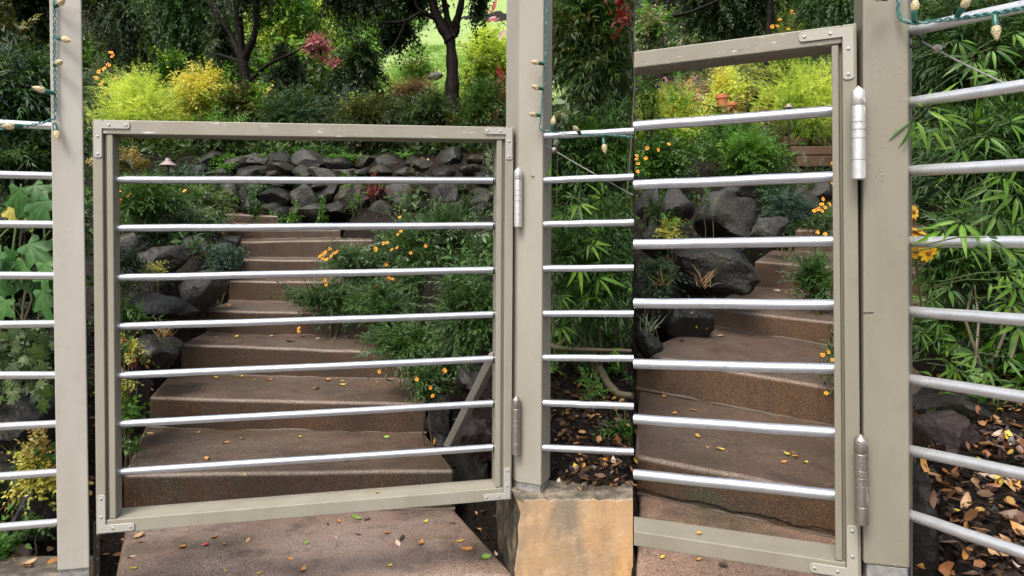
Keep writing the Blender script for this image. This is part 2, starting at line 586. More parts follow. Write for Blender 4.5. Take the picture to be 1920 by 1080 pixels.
def hgt(x, y):
    x = np.asarray(x, float); y = np.asarray(y, float)
    # left half
    zs = np.interp(y, [0, 2.0, 2.45, 2.55, 3.05, 3.6, 4, 4.5, 5, 5.4, 6, 7],
                   [-1.25, -1.25, -1.1, -1.08, -.97, -.83, -.68, -.54, -.41, -.28, -.12, -.0])
    xl = np.interp(y, [2, 2.5, 3.1, 3.6, 4, 4.5, 5, 5.4, 6.5, 8], [-1.16, -1.41, -1.62, -1.71, -1.76, -1.85, -1.95, -2.1, -3.2, -4])
    xr = np.interp(y, [1.8, 2.3, 2.5, 3.1, 3.6, 4, 4.5, 5, 5.5, 6.2], [.02, -.07, -.2, -.38, -.5, -.66, -.66, -.74, -1.2, -1.6])
    bl = np.interp(y, [1.0, 1.78, 2.2, 3, 3.6, 4.2, 5, 6, 7], [-1.25, -.96, -.9, -.68, -.5, -.28, -.02, .35, .75])
    br = np.interp(y, [1.0, 1.9, 1.95, 2.1, 2.7, 3.5, 4.5, 5.5, 6.3, 7], [-1.25, -1.25, -.76, -.70, -.46, -.26, -.08, .08, .2, .75])
    wl = sstep((xl - .03 - x) / .22)
    wr = sstep((x - xr - .02) / .20)
    zl = zs * (1 - wl - wr) + bl * wl + br * wr
    k = sstep((y - 6.35) / .75)
    zl = zl * (1 - k) + far_z(y) * k
    # right half
    zs = np.interp(y, [0, 1.7, 1.8, 2.1, 2.25, 2.85, 2.95, 3.7, 3.8, 4.55, 4.65, 5.5, 5.6, 7],
                   [-1.2, -1.2, -1.05, -1.0, -.98, -.86, -.8, -.68, -.6, -.50, -.42, -.33, -.25, .1])
    xl = np.interp(y, [2.3, 2.9, 3.75, 4.6, 5.6, 7], [.25, .50, 1.02, 1.56, 2.12, 3.0])
    xr = np.interp(y, [1.0, 1.2, 1.6, 2.2, 2.9, 3.75, 4.6, 7], [.68, .73, .86, 1.22, 1.72, 2.25, 2.75, 4.2])
    bl = np.interp(y, [2.2, 2.9, 3.5, 4.2, 5, 6, 7, 9, 12], [-.9, -.58, -.36, -.16, .05, .40, .80, 1.42, 2.45])
    br = np.interp(y, [.6, 1.0, 1.4, 2, 2.6, 3.5, 5, 7, 9], [-.75, -.69, -.62, -.47, -.27, 0, .5, 1, 1.42])
    wl = sstep((xl - .03 - x) / .2) * sstep((y - 2.3) / .3)
    wr = sstep((x - xr - .01) / .12)
    wl = wl * (1 - wr)
    zr = zs * (1 - wl - wr) + bl * wl + br * wr
    k = sstep((y - 6.6) / .9)
    zr = zr * (1 - k) + far_z(y) * k
    s = sstep((x - SEAM * y + .015) / .03)
    z = zl * (1 - s) + zr * s
    bumpy = .03 * np.sin(x * 7.1 + y * 3.3) * np.sin(y * 6.3 - x * 2.1) + .012 * np.sin(x * 23 + 1.3) * np.sin(y * 19)
    onbed = np.clip((y - 1.9) * 2, 0, 1)
    return z + bumpy * onbed

def grid_mesh(name, xs, ys, zf, mat, kind='structure', smooth=True):
    X, Y = np.meshgrid(xs, ys)
    Z = zf(X, Y)
    v = np.stack([X, Y, Z], -1).reshape(-1, 3)
    nx, ny = len(xs), len(ys)
    i = np.arange(nx - 1)[None, :] + nx * np.arange(ny - 1)[:, None]
    f = np.stack([i, i + 1, i + nx + 1, i + nx], -1).reshape(-1, 4)
    m = bpy.data.meshes.new(name)
    m.from_pydata(v.tolist(), [], f.tolist())
    if smooth:
        m.polygons.foreach_set('use_smooth', [True] * len(m.polygons))
    return obj(name, m, mat, None, kind)

xs = np.concatenate([np.linspace(-90, -12, 14), np.linspace(-11, -3.2, 28), np.arange(-3.1, 4.0, .045), np.linspace(4.1, 12, 30), np.linspace(14, 90, 14)])
ys = np.concatenate([[-60, -20, -5, 0, .6], np.arange(.8, 7.6, .05), np.linspace(7.7, 16, 50), np.linspace(17, 110, 28)])
ground = grid_mesh('ground', xs, ys, hgt, DIRT)
lawn = grid_mesh('lawn', np.linspace(-3.4, 1.5, 60), np.linspace(10.2, 60, 90), lambda x, y: hgt(x, y) + .05 + .05 * np.sin(x * 2) * np.sin(y * 1.3), LAWN)
path = B()
path.prism([(-4, -6, -1.24), (3, -6, -1.24), (3, 1.75, -1.24), (-4, 1.75, -1.24)], [(-4, -6, -1.16), (3, -6, -1.16), (3, 1.75, -1.16), (-4, 1.75, -1.16)])
path.build('path', CONCRETE, kind='structure')

colliders = []
def collide(o):
    colliders.append(o)
    return o
collide(ground); collide(lawn)

# ------------------------------------------------------------------ stairs
def stairs(name, label, first_landing, steps, root_loc, mat, landmat):
    """steps: dicts of nosing and back edges as (px, py) pairs with depths"""
    root = thing(name, label, 'stairs', root_loc)
    def block(nl, nr, bl, br, low, nm, joint=None, joint_drop=0):
        b = B()
        nl, nr, bl, br = [Vector(q) for q in (nl, nr, bl, br)]
        # intermediate points make the front edge slightly wavy
        n = 9
        def row(a, c, jit):
            out = []
            for i in range(n):
                q = a.lerp(c, i / (n - 1))
                if 0 < i < n - 1:
                    q = q + Vector((0, random.uniform(-jit, jit), random.uniform(-jit, jit) * .5))
                out.append(q)
            return out
        fr = row(nl, nr, .004)
        bk = row(bl, br, .0)
        dirb = ((bl - nl) + (br - nr)).normalized()
        bk = [q + dirb * .12 for q in bk]
        vs = fr + bk
        lowf = [Vector((q.x, q.y + random.uniform(-.002, .002), low)) for q in fr]
        lowb = [Vector((q.x, q.y, low)) for q in bk]
        vs = fr + bk + lowf + lowb
        fs = []
        for i in range(n - 1):
            fs.append((i, i + 1, n + i + 1, n + i))
            fs.append((2 * n + i, 2 * n + i + 1, i + 1, i))
            fs.append((n + i, n + i + 1, 3 * n + i + 1, 3 * n + i))
            fs.append((2 * n + i, 3 * n + i, 3 * n + i + 1, 2 * n + i + 1))
        fs.append((0, n, 3 * n, 2 * n))
        fs.append((n - 1, 2 * n - 1, 4 * n - 1, 3 * n - 1))
        b.add(vs, fs)
        m = b.mesh(nm)
        o = obj(nm, m, landmat if nm == 'landing' else mat)
        put(o, root)
        if nm == 'step':
            jb = B()
            out = (fr[0] - bk[0]).normalized()
            jp = []
            zl = low + .24 + joint_drop
            m_ = 24
            for i in range(m_):
                q = nl.lerp(nr, .004 + .992 * i / (m_ - 1))
                foot_l, foot_r = joint
                f_ = foot_l.lerp(foot_r, i / (m_ - 1))
                jp.append(Vector((f_.x, f_.y + .004, f_.z + random.uniform(-.002, .003))))
            jb.tube(jp, [.009 * random.uniform(.75, 1.2) for _ in jp], 7)
            put(jb.build('mortar_joint', MORTAR, smooth=80), root)
        md = o.modifiers.new('bevel', 'BEVEL')
        md.width = .016
        md.segments = 4
        md.limit_method = 'ANGLE'
        md.angle_limit = math.radians(50)
        m.polygons.foreach_set('use_smooth', [True] * len(m.polygons))
        m.set_sharp_from_angle(angle=math.radians(60))
        collide(o)
        return o
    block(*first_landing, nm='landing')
    prev = (Vector(first_landing[2]), Vector(first_landing[3]))
    for s in steps:
        nl, nr = pt(*s[0], s[2]), pt(*s[1], s[3] if len(s) > 7 else s[2])
        bl, br = pt(*s[4], s[6]), pt(*s[5], s[7] if len(s) > 7 else s[6])
        low = min(nl.z, nr.z, bl.z, br.z) - .24
        jl = Vector((nl.x, nl.y, prev[0].z)); jr = Vector((nr.x, nr.y, prev[1].z))
        block(nl, nr, bl, br, low, 'step', (jl, jr))
        prev = (bl, br)
    return root

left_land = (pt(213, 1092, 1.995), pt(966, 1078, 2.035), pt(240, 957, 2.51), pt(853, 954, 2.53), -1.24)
left_steps = [
    # nosing L, nosing R, dL, dR, back L, back R, dL, dR
    ((231, 889), (853, 881), 2.50, 2.52, (268, 803), (799, 812), 3.09, 3.07),
    ((279, 744), (800, 756), 3.09, 3.07, (318, 702), (772, 713), 3.60, 3.54),
    ((338, 645), (773, 661), 3.60, 3.54, (383, 625), (745, 633), 3.99, 3.96),
    ((386, 581), (750, 590), 3.99, 3.96, (428, 565), (765, 570), 4.55, 4.51),
    ((428, 526), (772, 530), 4.55, 4.51, (452, 518.5), (778, 522), 5.00, 4.95),
    ((448, 486), (770, 489), 5.00, 4.95, (452, 483), (735, 485), 5.40, 5.36),
    ((450, 453), (700, 449), 5.40, 5.36, (440, 449), (690, 447), 5.82, 5.78),
    ((436, 431), (640, 430), 5.82, 5.78, (405, 420), (540, 420), 6.2, 6.15),
    ((417, 400), (523, 405), 6.15, 6.12, (385, 396), (500, 400), 6.5, 6.45),
    ((380, 383), (448, 385), 6.5, 6.45, (370, 375), (440, 376), 6.85, 6.8),
]
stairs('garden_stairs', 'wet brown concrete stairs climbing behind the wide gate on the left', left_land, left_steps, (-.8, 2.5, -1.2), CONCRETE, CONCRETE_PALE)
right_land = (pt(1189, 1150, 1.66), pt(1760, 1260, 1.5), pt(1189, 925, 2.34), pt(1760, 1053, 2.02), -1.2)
right_steps = [
    ((1189.5, 854), (1760, 962), 2.34, 2.02, (1189.5, 726), (1760, 838), 3.02, 2.70),
    ((1189.5, 662), (1760, 762), 3.00, 2.70, (1319, 609), (1755, 684), 3.80, 3.55),
    ((1318, 576), (1760, 627), 3.80, 3.55, (1396, 539), (1750, 562), 4.68, 4.45),
    ((1415, 489), (1740, 512), 4.65, 4.45, (1442, 471), (1740, 480), 5.65, 5.45),
    ((1490, 431), (1740, 436), 5.65, 5.5, (1500, 420), (1740, 424), 6.2, 6.1),
    ((1544, 386), (1720, 388), 6.2, 6.1, (1550, 380), (1720, 382), 6.6, 6.5),
]
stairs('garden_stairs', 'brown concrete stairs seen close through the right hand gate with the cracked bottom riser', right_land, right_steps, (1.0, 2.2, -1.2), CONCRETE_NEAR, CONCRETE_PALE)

# crack along the foot of the first riser (a dark, jagged groove filled with soil)
b = B()
cr = []
for i in range(26):
    t = i / 25
    q = pt(1189.5, 922, 2.335).lerp(pt(1590, 1010, 2.105), t)
    cr.append(q + Vector((0, -.004, random.uniform(-.0025, .0025) + .004 * math.sin(i * .9) + .012)))
b.tube(cr, [random.uniform(.0012, .0026) for _ in cr], 5)
b.build('crack', DIRT, kind='structure')

# upper flight of timber-fronted steps in the right half
root = thing('timber_steps', 'brown timber steps high up behind the right gate beside the ferns', 'steps', pt(1540, 300, 7.4))
for (x0, x1, y0, y1, d) in ((1478, 1600, 237, 253, 7.9), (1470, 1600, 256, 272, 7.6), (1484, 1600, 274, 290, 7.3), (1495, 1600, 292, 312, 7.0)):
    b = B()
    a, c, e, g = pt(x0, y1, d), pt(x1, y1, d), pt(x1, y0, d), pt(x0, y0, d)
    n = Vector((0, .3, 0))
    b.prism([a, c, c + n, a + n], [g, e, e + n, g + n])
    put(b.build('step', TIMBER, bevel=.006), root)

# ------------------------------------------------------------------ low walls
root = thing('low_wall', 'tan rendered low wall under the fence post with grey stains', 'wall', pt(1070, 1010, 1.95))
b = B()
zt = -.735
n = 22
fr = [Vector((.012 + (SEAM * 1.925 - .002 - .012) * i / (n - 1), 1.925, zt + random.uniform(-.004, .004))) for i in range(n)]
bk = [Vector((-.055 + (SEAM * 2.06 - .002 + .055) * i / (n - 1), 2.06 + (0.34 if i == 0 else 0), zt + .004)) for i in range(n)]
lo = -1.25
rows = 14
vs, fs = [], []
for r in range(rows):
    z = zt + (lo - zt) * r / (rows - 1)
    for i, q in enumerate(fr):
        x = q.x + (random.uniform(-.006, .012) if i == 0 else 0)
        vs.append((x, q.y + (random.uniform(-.002, .002) if r else 0), q.z if r == 0 else z))
for r in range(rows - 1):
    for i in range(n - 1):
        fs.append((r * n + i, (r + 1) * n + i, (r + 1) * n + i + 1, r * n + i + 1))
o0 = len(vs)
vs += [tuple(q) for q in bk]
for i in range(n - 1):
    fs.append((i, i + 1, o0 + i + 1, o0 + i))
# left side face
o1 = len(vs)
for r in range(rows):
    z = zt + (lo - zt) * r / (rows - 1)
    vs.append((-.055, 2.40, z))
for r in range(rows - 1):
    fs.append((r * n, o1 + r, o1 + r + 1, (r + 1) * n))
# back and right
o2 = len(vs)
vs += [(bk[-1].x, bk[-1].y, lo)]
fs.append((n - 1, (rows - 1) * n + n - 1, o2, o0 + n - 1))
b.add(vs, fs)
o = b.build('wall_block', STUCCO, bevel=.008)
put(o, root); collide(o)

root = thing('kerb', 'low concrete kerb under the far left fence rails', 'kerb', (-1.6, 1.85, -1.0))
b = B()
b.prism([(-3.2, 1.70, -1.25), (-1.165, 1.74, -1.25), (-1.165, 1.97, -1.25), (-3.2, 1.93, -1.25)], [(-3.2, 1.70, -.885), (-1.165, 1.74, -.895), (-1.165, 1.97, -.905), (-3.2, 1.93, -.905)])
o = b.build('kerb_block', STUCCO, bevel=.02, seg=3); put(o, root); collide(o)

# ------------------------------------------------------------------ posts, rails, gates
PIPE_R = .0101
def pipe(p, q, r=PIPE_R, name='rail', root=None, sides=16, mat=None):
    b = B()
    p, q = Vector(p), Vector(q)
    pts = [p.lerp(q, i / 6) for i in range(7)]
    for i in range(1, 6):
        pts[i] = pts[i] + Vector((0, 0, random.uniform(-.0007, .0007)))
    b.tube(pts, r, sides)
    o = b.build(name, mat or PIPE, smooth=60)
    put(o, root)
    return o

def disc(b, c, n, r, h, sides=10):
    c, n = Vector(c), Vector(n).normalized()
    b.lathe(c, c + n * h, [(0, r), (.6, r), (1, r * .7)], sides)

def screw(c, n, r, root_part, root):
    """a screw head with a cross recess"""
    b = B()
    c, n = Vector(c), Vector(n).normalized()
    disc(b, c - n * .0005, n, r, .0022)
    o = b.build('screw', SCREW, smooth=50)
    o.parent = root_part
    return o

def post_from(footprint, zlo, zhi, lean=Vector((0, 0, 0))):
    b = B()
    bot = [Vector((p.x, p.y, zlo)) for p in footprint]
    top = [Vector((p.x, p.y, zhi)) + lean for p in footprint]
    n = 14
    rings = [[a.lerp(c, i / n) for a, c in zip(bot, top)] for i in range(n + 1)]
    vs = [q for r in rings for q in r]
    fs = [(3, 2, 1, 0), tuple(range(4 * n, 4 * n + 4))]
    for i in range(n):
        for k in range(4):
            k2 = (k + 1) % 4
            fs.append((i * 4 + k, i * 4 + k2, i * 4 + 4 + k2, i * 4 + 4 + k))
    b.add(vs, fs)
    return b

# --- far-left fence with its tall post
lp = [pt(107, 0, 1.80), pt(168, 0, 1.815), None, None]
lf_dir = (Vector((lp[1].x, lp[1].y, 0)) - Vector((lp[0].x, lp[0].y, 0))).normalized()
lf_back = Vector((-lf_dir.y, lf_dir.x, 0))
def xy(v):
    return Vector((v.x, v.y, 0))
a0, a1 = xy(lp[0]), xy(lp[1])
foot = [a0, a1, a1 + lf_back * .062 + lf_dir * -.022, a0 + lf_back * .085]
root = thing('pipe_fence', 'short fence of nine bare metal rails left of the tall post with the bulb string', 'fence', (a0.x, a0.y, -.9))
zb = pt(0, 1071, 1.8).z
lean = Vector((-.0195, 0, 0)) * 1.04
b = post_from(foot, zb, 1.0, Vector((-.0215 * 1.27, 0, 0)))
put(b.build('post', PAINT, bevel=.0035), root)
b = B()
ins = .003
b.prism([q + Vector((0, .002, zb - .25)) for q in [a0 + lf_dir * ins + lf_back * .004, a1 - lf_dir * ins + lf_back * .004, foot[2], foot[3]]],
        [q + Vector((0, .002, zb - .001)) for q in [a0 + lf_dir * ins + lf_back * .004, a1 - lf_dir * ins + lf_back * .004, foot[2], foot[3]]])
pb = put(b.build('post_base', BASE_METAL, bevel=.002), root)
# strap with screws on the gate side of the post
b = B()
s0 = a1 + lf_dir * .004 + lf_back * .012
for (z0, z1) in ((zb - .03, zb + .115),):
    b.prism([s0 + Vector((0, 0, z0)), s0 + lf_dir * .005 + Vector((0, 0, z0)), s0 + lf_dir * .005 + lf_back * .034 + Vector((0, 0, z0)), s0 + lf_back * .034 + Vector((0, 0, z0))],
            [s0 + Vector((0, 0, z1)), s0 + lf_dir * .005 + Vector((0, 0, z1)), s0 + lf_dir * .005 + lf_back * .034 + Vector((0, 0, z1)), s0 + lf_back * .034 + Vector((0, 0, z1))])
st = put(b.build('strap', DARK_METAL, bevel=.001), root)
for dz in (.012, .045, .075, .1):
    screw(s0 + lf_dir * .005 + lf_back * .014 + Vector((0, 0, zb + dz)), lf_dir, .0045, st, root)
rl = [(231, 237), (327.5, 330), (420, 421), (517, 517), (609, 607), (704, 703.5), (800, 795), (893, 886), (988, 980)]
for i, (ya, yb) in enumerate(rl):
    p = pt(0, ya, 1.77 + .0); q = pt(100, yb, 1.80 + .035)
    d = (q - p)
    pipe(p - d * 6, q + d * .06, PIPE_R, 'rail', root, 16, PIPE_LIGHT)

# --- left gate
class Gate:
    def __init__(self, TL, TR, BL, BR, name, label):
        self.c = (TL, TR, BL, BR)
        t = xy(TR - TL).normalized()
        self.t = t
        self.n = Vector((-t.y, t.x, 0))
        self.w = xy(TR - TL).length
        self.h = (TL - BL).length
        self.root = thing(name, label, 'gate', (BL + BR) / 2)
    def G(self, u, v, w):
        TL, TR, BL, BR = self.c
        return BL.lerp(BR, u).lerp(TL.lerp(TR, u), v) + self.n * w
    def box(self, u0, u1, v0, v1, w0, w1, name, mat, bevel=.002, seg=2):
        b = B()
        G = self.G
        b.prism([G(u0, v0, w0), G(u1, v0, w0), G(u1, v0, w1), G(u0, v0, w1)],
                [G(u0, v1, w0), G(u1, v1, w0), G(u1, v1, w1), G(u0, v1, w1)])
        o = b.build(name, mat, bevel=bevel, seg=seg)
        put(o, self.root)
        return o
    def bracket(self, u, v, su, sv, lu, lv, th, outer=.004, mat=None):
        """L-shaped corner plate: corner at (u, v) arms going su/sv"""
        G = self.G
        tu, tv = th / self.w, th / self.h
        LU, LV = lu / self.w, lv / self.h
        ou, ov = outer / self.w, outer / self.h
        P = lambda du, dv, w: G(u + su * (ou + du), v + sv * (ov + dv), w)
        ch = .004 / self.w; cv = .004 / self.h
        poly = [(0, 0), (LU - ch, 0), (LU, cv), (LU, tv - cv), (LU - ch, tv), (tu, tv), (tu, LV - cv), (tu - ch, LV), (ch, LV), (0, LV - cv)]
        b = B()
        b.prism([P(x, y, -.0001) for x, y in poly], [P(x, y, -.0026) for x, y in poly])
        o = b.build('corner_bracket', mat or PLATE, bevel=.0006, seg=1)
        put(o, self.root)
        for (du, dv) in ((LU * .90, tv * .5), (LU * .42, tv * .5), (tu * .5, LV * .90), (tu * .5, LV * .42)):
            screw(P(du, dv, -.0026), -self.n, .0034, o, self.root)
        return o
    def hinge(self, p0, p1, r, name='hinge', mat=None):
        b = B()
        b.lathe(p0, p1, [(0, r * .80), (.012, r), (.20, r), (.206, r * .9), (.215, r), (.43, r), (.436, r * .88), (.446, r), (.52, r), (.527, r * .88), (.536, r),
                         (.60, r), (.606, r * .9), (.615, r), (.78, r), (.786, r * .92), (.795, r), (.935, r), (.945, r * .95), (1, r * .05)], 20)
        o = b.build(name, mat or STEEL, smooth=35)
        put(o, self.root)
        return o

g = Gate(pt(173, 224, 1.82), pt(963, 238, 1.995), pt(180, 1003, 1.82), pt(959, 937, 1.995), 'garden_gate',
         'wide greige gate on the left with seven bare metal rails in front of the stairs')
D = .084
su = .0215
g.box(0, su, 0, 1, 0, .074, 'stile', PAINT_GATE)
g.box(1 - su, 1, 0, 1, 0, D, 'stile', PAINT_GATE)
g.box(su + .0003, 1 - su - .0003, .966, 1, .0012, D - .001, 'top_rail', PAINT_SCUFF)
g.box(su + .0003, 1 - su - .0003, 0, .033, .0012, D - .001, 'bottom_rail', PAINT_GATE)
for sgn in (0, 1):
    m = (lambda u: u) if sgn == 0 else (lambda u: 1 - u)
    a, c = sorted((m(su + .0003), m(.0285)))
    g.box(a, c, .0335, .9655, .014, D - .01 if sgn else .046, 'groove_strip', PAINT_GATE, .001)
    a, c = sorted((m(.0288), m(.0425)))
    g.box(a, c, .034, .965, .004, D - .004 if sgn else .048, 'inner_strip', PAINT_GATE)
gp = [(337, 338.5), (428.5, 422.5), (521, 506), (613, 589.5), (705, 672.5), (796, 756), (886, 838.5)]
for ya, yb in gp:
    pipe(pt(206, ya, 1.829 + .026), pt(927, yb, 1.985 + .040), PIPE_R, 'rail', g.root)
    # dark hole rim where the rail enters the right strip
    b = B()
    e = pt(923.5, yb, 1.985 + .0397)
    t = (pt(927, yb, 2.025) - pt(206, ya, 1.855)).normalized()
    b.lathe(e, e + t * .004, [(0, PIPE_R * 1.22), (1, PIPE_R * 1.3)], 14)
    put(b.build('hole_rim', DARK_METAL, smooth=40), g.root)
g.bracket(0, 1, 1, -1, .088, .096, .0195)
g.bracket(1, 1, -1, -1, .080, .092, .0185)
g.bracket(0, 0, 1, 1, .092, .100, .0205)
g.bracket(1, 0, -1, 1, .078, .092, .0185)
g.hinge(pt(971.5, 426, 1.978), pt(971.5, 314, 1.978), .0118)
g.hinge(pt(968, 853, 1.978), pt(968, 742, 1.978), .0118, mat=STEEL_DARK)

# --- fence right of the left gate, with the tall middle post
fr0, fr1 = xy(pt(969, 0, 1.995)), xy(pt(1014.5, 0, 1.965))
root = thing('pipe_fence', 'short fence of metal rails right of the middle post in front of dark foliage', 'fence', (fr0.x, fr0.y, -.74))
dirf = (fr1 - fr0).normalized()
nb = Vector((-dirf.y, dirf.x, 0))
foot = [fr0, fr1, fr1 + nb * .075 - dirf * .0, xy(pt(944.5, 0, 2.075))]
zb = pt(0, 908, 1.98).z
b = post_from(foot, zb, 1.0, Vector((.009, 0, 0)))
put(b.build('post', PAINT_MID, bevel=.0035), root)
b = B()
fi = [fr0 + dirf * .004 + nb * .004, fr1 - dirf * .004 + nb * .004, foot[2] - dirf * .004, foot[3] + dirf * .004]
b.prism([q + Vector((0, 0, -.737)) for q in fi], [q + Vector((0, 0, zb - .001)) for q in fi])
put(b.build('post_base', BASE_METAL, bevel=.002), root)
rr = [(256, 246), (339, 331.5), (421.5, 417), (504, 502), (588, 588), (671, 672), (755, 762), (839, 847)]
for ya, yb in rr:
    p = pt(1010, ya, 1.985); q = pt(1188.2, yb, 1.925)
    pipe(p, q, PIPE_R, 'rail', root)
MIDPOST = (fr0, fr1, dirf, nb)

# --- right gate (the near one)
gr = Gate(pt(1189.3, 97, 1.53), pt(1606, 43, 1.345), pt(1189.3, 1024, 1.53), pt(1615, 1092, 1.345), 'garden_gate',
          'near gate on the right with thick metal rails and dripping greige top bar')
W = gr.w
gr.box(1 - .026 / W, 1, 0, 1, 0, D, 'stile', PAINT_NEAR_SHADED)
def near_bar(v0, v1, name, mat):
    """a bar whose left end lies on the line where the two gardens meet"""
    def uu(v, w):
        a, c = gr.G(0, v, w), gr.G(1, v, w)
        fa, fc = a.x - SEAM * a.y, c.x - SEAM * c.y
        return -fa / (fc - fa) + .001
    G, e = gr.G, 1 - .0262 / W
    w0, w1 = .0012, D - .001
    b = B()
    b.prism([G(uu(v0, w0), v0, w0), G(e, v0, w0), G(e, v0, w1), G(uu(v0, w1), v0, w1)],
            [G(uu(v1, w0), v1, w0), G(e, v1, w0), G(e, v1, w1), G(uu(v1, w1), v1, w1)])
    put(b.build(name, mat, bevel=.002), gr.root)
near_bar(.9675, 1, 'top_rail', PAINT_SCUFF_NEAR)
near_bar(0, .030, 'bottom_rail', PAINT_NEAR_SHADED)
gr.box(1 - .0315 / W, 1 - .0262 / W, .0305, .967, .016, D - .01, 'groove_strip', PAINT_NEAR_SHADED, .001)
gr.box(1 - .0445 / W, 1 - .0318 / W, .031, .9665, .004, D - .004, 'inner_strip', PAINT_NEAR_SHADED)
gpr = [(237, 207), (347, 331), (458, 452.5), (568.5, 571.5), (682, 692), (785.5, 812), (889, 929)]
for ya, yb in gpr:
    pipe(pt(1189.2, ya, 1.53 + .05), pt(1573, yb, 1.375 + .045), PIPE_R * 1.13, 'rail', gr.root, 20)
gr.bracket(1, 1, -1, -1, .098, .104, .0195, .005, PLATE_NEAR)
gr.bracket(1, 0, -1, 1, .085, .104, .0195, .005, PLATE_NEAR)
gr.hinge(pt(1609.5, 337, 1.318), pt(1609.5, 161, 1.318), .0130)
gr.hinge(pt(1616, 983, 1.318), pt(1614, 814, 1.318), .0126, mat=STEEL_DARK)

# --- near fence on the right
pr0, pr1 = xy(pt(1620, 0, 1.335)), xy(pt(1705, 0, 1.315))
dirr = (pr1 - pr0).normalized()
nbr = Vector((-dirr.y, dirr.x, 0))
root = thing('pipe_fence', 'near fence of eight thick rails right of the widest post', 'fence', (pr0.x, pr0.y, -.64))
zb = pt(0, 1062, 1.325).z
foot = [pr0, pr1, xy(pt(1711.5, 0, 1.395)), pr0 + nbr * .08]
b = post_from(foot, zb, .9, Vector((-.003, 0, 0)))
put(b.build('post', PAINT_NEAR_SHADED, bevel=.0035), root)
b = B()
fi = [pr0 + dirr * .006 + nbr * .004, pr1 - dirr * .002 + nbr * .003, foot[2], foot[3] + dirr * .004]
b.prism([q + Vector((0, 0, -.8)) for q in fi], [q + Vector((0, 0, zb - .001)) for q in fi])
put(b.build('post_base', BASE_METAL, bevel=.002), root)
b = B()
e0 = pr1 + dirr * .0035 + nbr * .02
b.prism([e0 + Vector((0, 0, -.72)), e0 + dirr * .004 + Vector((0, 0, -.72)), e0 + dirr * .006 + nbr * .035 + Vector((0, 0, -.72)), e0 + nbr * .035 + Vector((0, 0, -.72))],
        [e0 + Vector((0, 0, -.52)), e0 + dirr * .004 + Vector((0, 0, -.52)), e0 + dirr * .006 + nbr * .035 + Vector((0, 0, -.52)), e0 + nbr * .035 + Vector((0, 0, -.52))])
st = put(b.build('strap', DARK_METAL, bevel=.001), root)
for z in (-.535, -.562, -.59, -.617):
    screw(e0 + dirr * .004 + nbr * .008 + Vector((0, 0, z)), dirr, .004, st, root)
rn = [(58, 12), (193, 160), (321, 310), (453, 455), (584, 600), (711, 744), (844, 890), (965, 1038)]
for ya, yb in rn:
    p = pt(1704, ya, 1.345); q = pt(1920, yb, 1.135)
    d = q - p
    pipe(p - d * .03, q + d * .8, PIPE_R * 1.05, 'rail', root, 20, PIPE_LIGHT)

# small saw cuts in the post edges
def saw_cut(root, a, c, h=.0016):
    b = B()
    up = Vector((0, 0, h))
    bk = Vector((0, .004, 0))
    b.prism([a, c, c + bk, a + bk], [a + up, c + up, c + bk + up, a + bk + up])
    put(b.build('saw_cut', DARK_METAL), root)
saw_cut(root, pt(1620.5, 587.5, 1.3338), pt(1638, 587, 1.3298))
DROP, nt_, bs_, _o = new_mat('water_drop')
bs_.inputs['Base Color'].default_value = (.9, .9, .9, 1)
bs_.inputs['Transmission Weight'].default_value = .9
bs_.inputs['Roughness'].default_value = .03
bs_.inputs['IOR'].default_value = 1.33
def drops(root, pts, n, name='water_drops'):
    b = B()
    for p, r_ in pts:
        t = Vector(n).normalized()
        b.lathe(p, p + t * r_ * .7, [(0, r_), (.45, r_ * .92), (.8, r_ * .55), (1, r_ * .1)], 8)
    put(b.build(name, DROP, smooth=80, kind='stuff'), root)
rd = random.Random(5)
nf = -nbr
ptsd = []
for i in range(60):
    px_ = rd.uniform(1628, 1700); py_ = 60 + 330 * rd.random() ** 1.2
    t_ = (px_ - 1620) / 85
    d_ = 1.335 + (1.315 - 1.335) * t_
    ptsd.append((pt(px_, py_, d_), rd.choice((.0009, .0013, .0018, .0024))))
drops(root, ptsd, nf)
ptsd = []
for i in range(46):
    u_ = rd.uniform(.05, .9)
    ptsd.append((gr.G(u_, .9675 + .0325 * rd.random(), .0012), rd.choice((.0008, .0012, .0017))))
drops(gr.root, ptsd, -gr.n)
ptsd = [(gr.G(rd.uniform(.05, .9), .9673, rd.uniform(.004, .03)), rd.uniform(.0012, .0022)) for i in range(26)]
drops(gr.root, ptsd, (0, 0, -1))
for (ya, yb) in gpr:
    a_, c_ = pt(1189.2, ya, 1.58), pt(1573, yb, 1.42)
    drops(gr.root, [(a_.lerp(c_, rd.random()) - Vector((0, 0, PIPE_R * 1.11)), rd.uniform(.001, .002)) for i in range(9)], (0, 0, -1))
for (ya, yb) in gp:
    a_, c_ = pt(206, ya, 1.855), pt(927, yb, 2.025)
    drops(g.root, [(a_.lerp(c_, rd.random()) - Vector((0, 0, PIPE_R * .98)), rd.uniform(.001, .002)) for i in range(10)], (0, 0, -1))

# --- slanting brace behind the left gate
root = thing('wooden_brace', 'greige wooden brace slanting behind the left gate next to the lower steps', 'brace', pt(836, 836, 2.3))
b = B()
p, q = pt(836, 838, 2.42), pt(921, 668, 2.12)
ax = (q - p).normalized()
side = ax.cross(Vector((0, 1, 0))).normalized()
bk = ax.cross(side).normalized()
if bk.y < 0:
    bk = -bk
bk = (bk + Vector((.55, 0, 0))).normalized()
hw = .011
b.prism([p - side * hw, p + side * hw, p + side * hw + bk * .05, p - side * hw + bk * .05],
        [q - side * hw, q + side * hw, q + side * hw + bk * .05, q - side * hw + bk * .05])
put(b.build('plank', PAINT, bevel=.002), root)

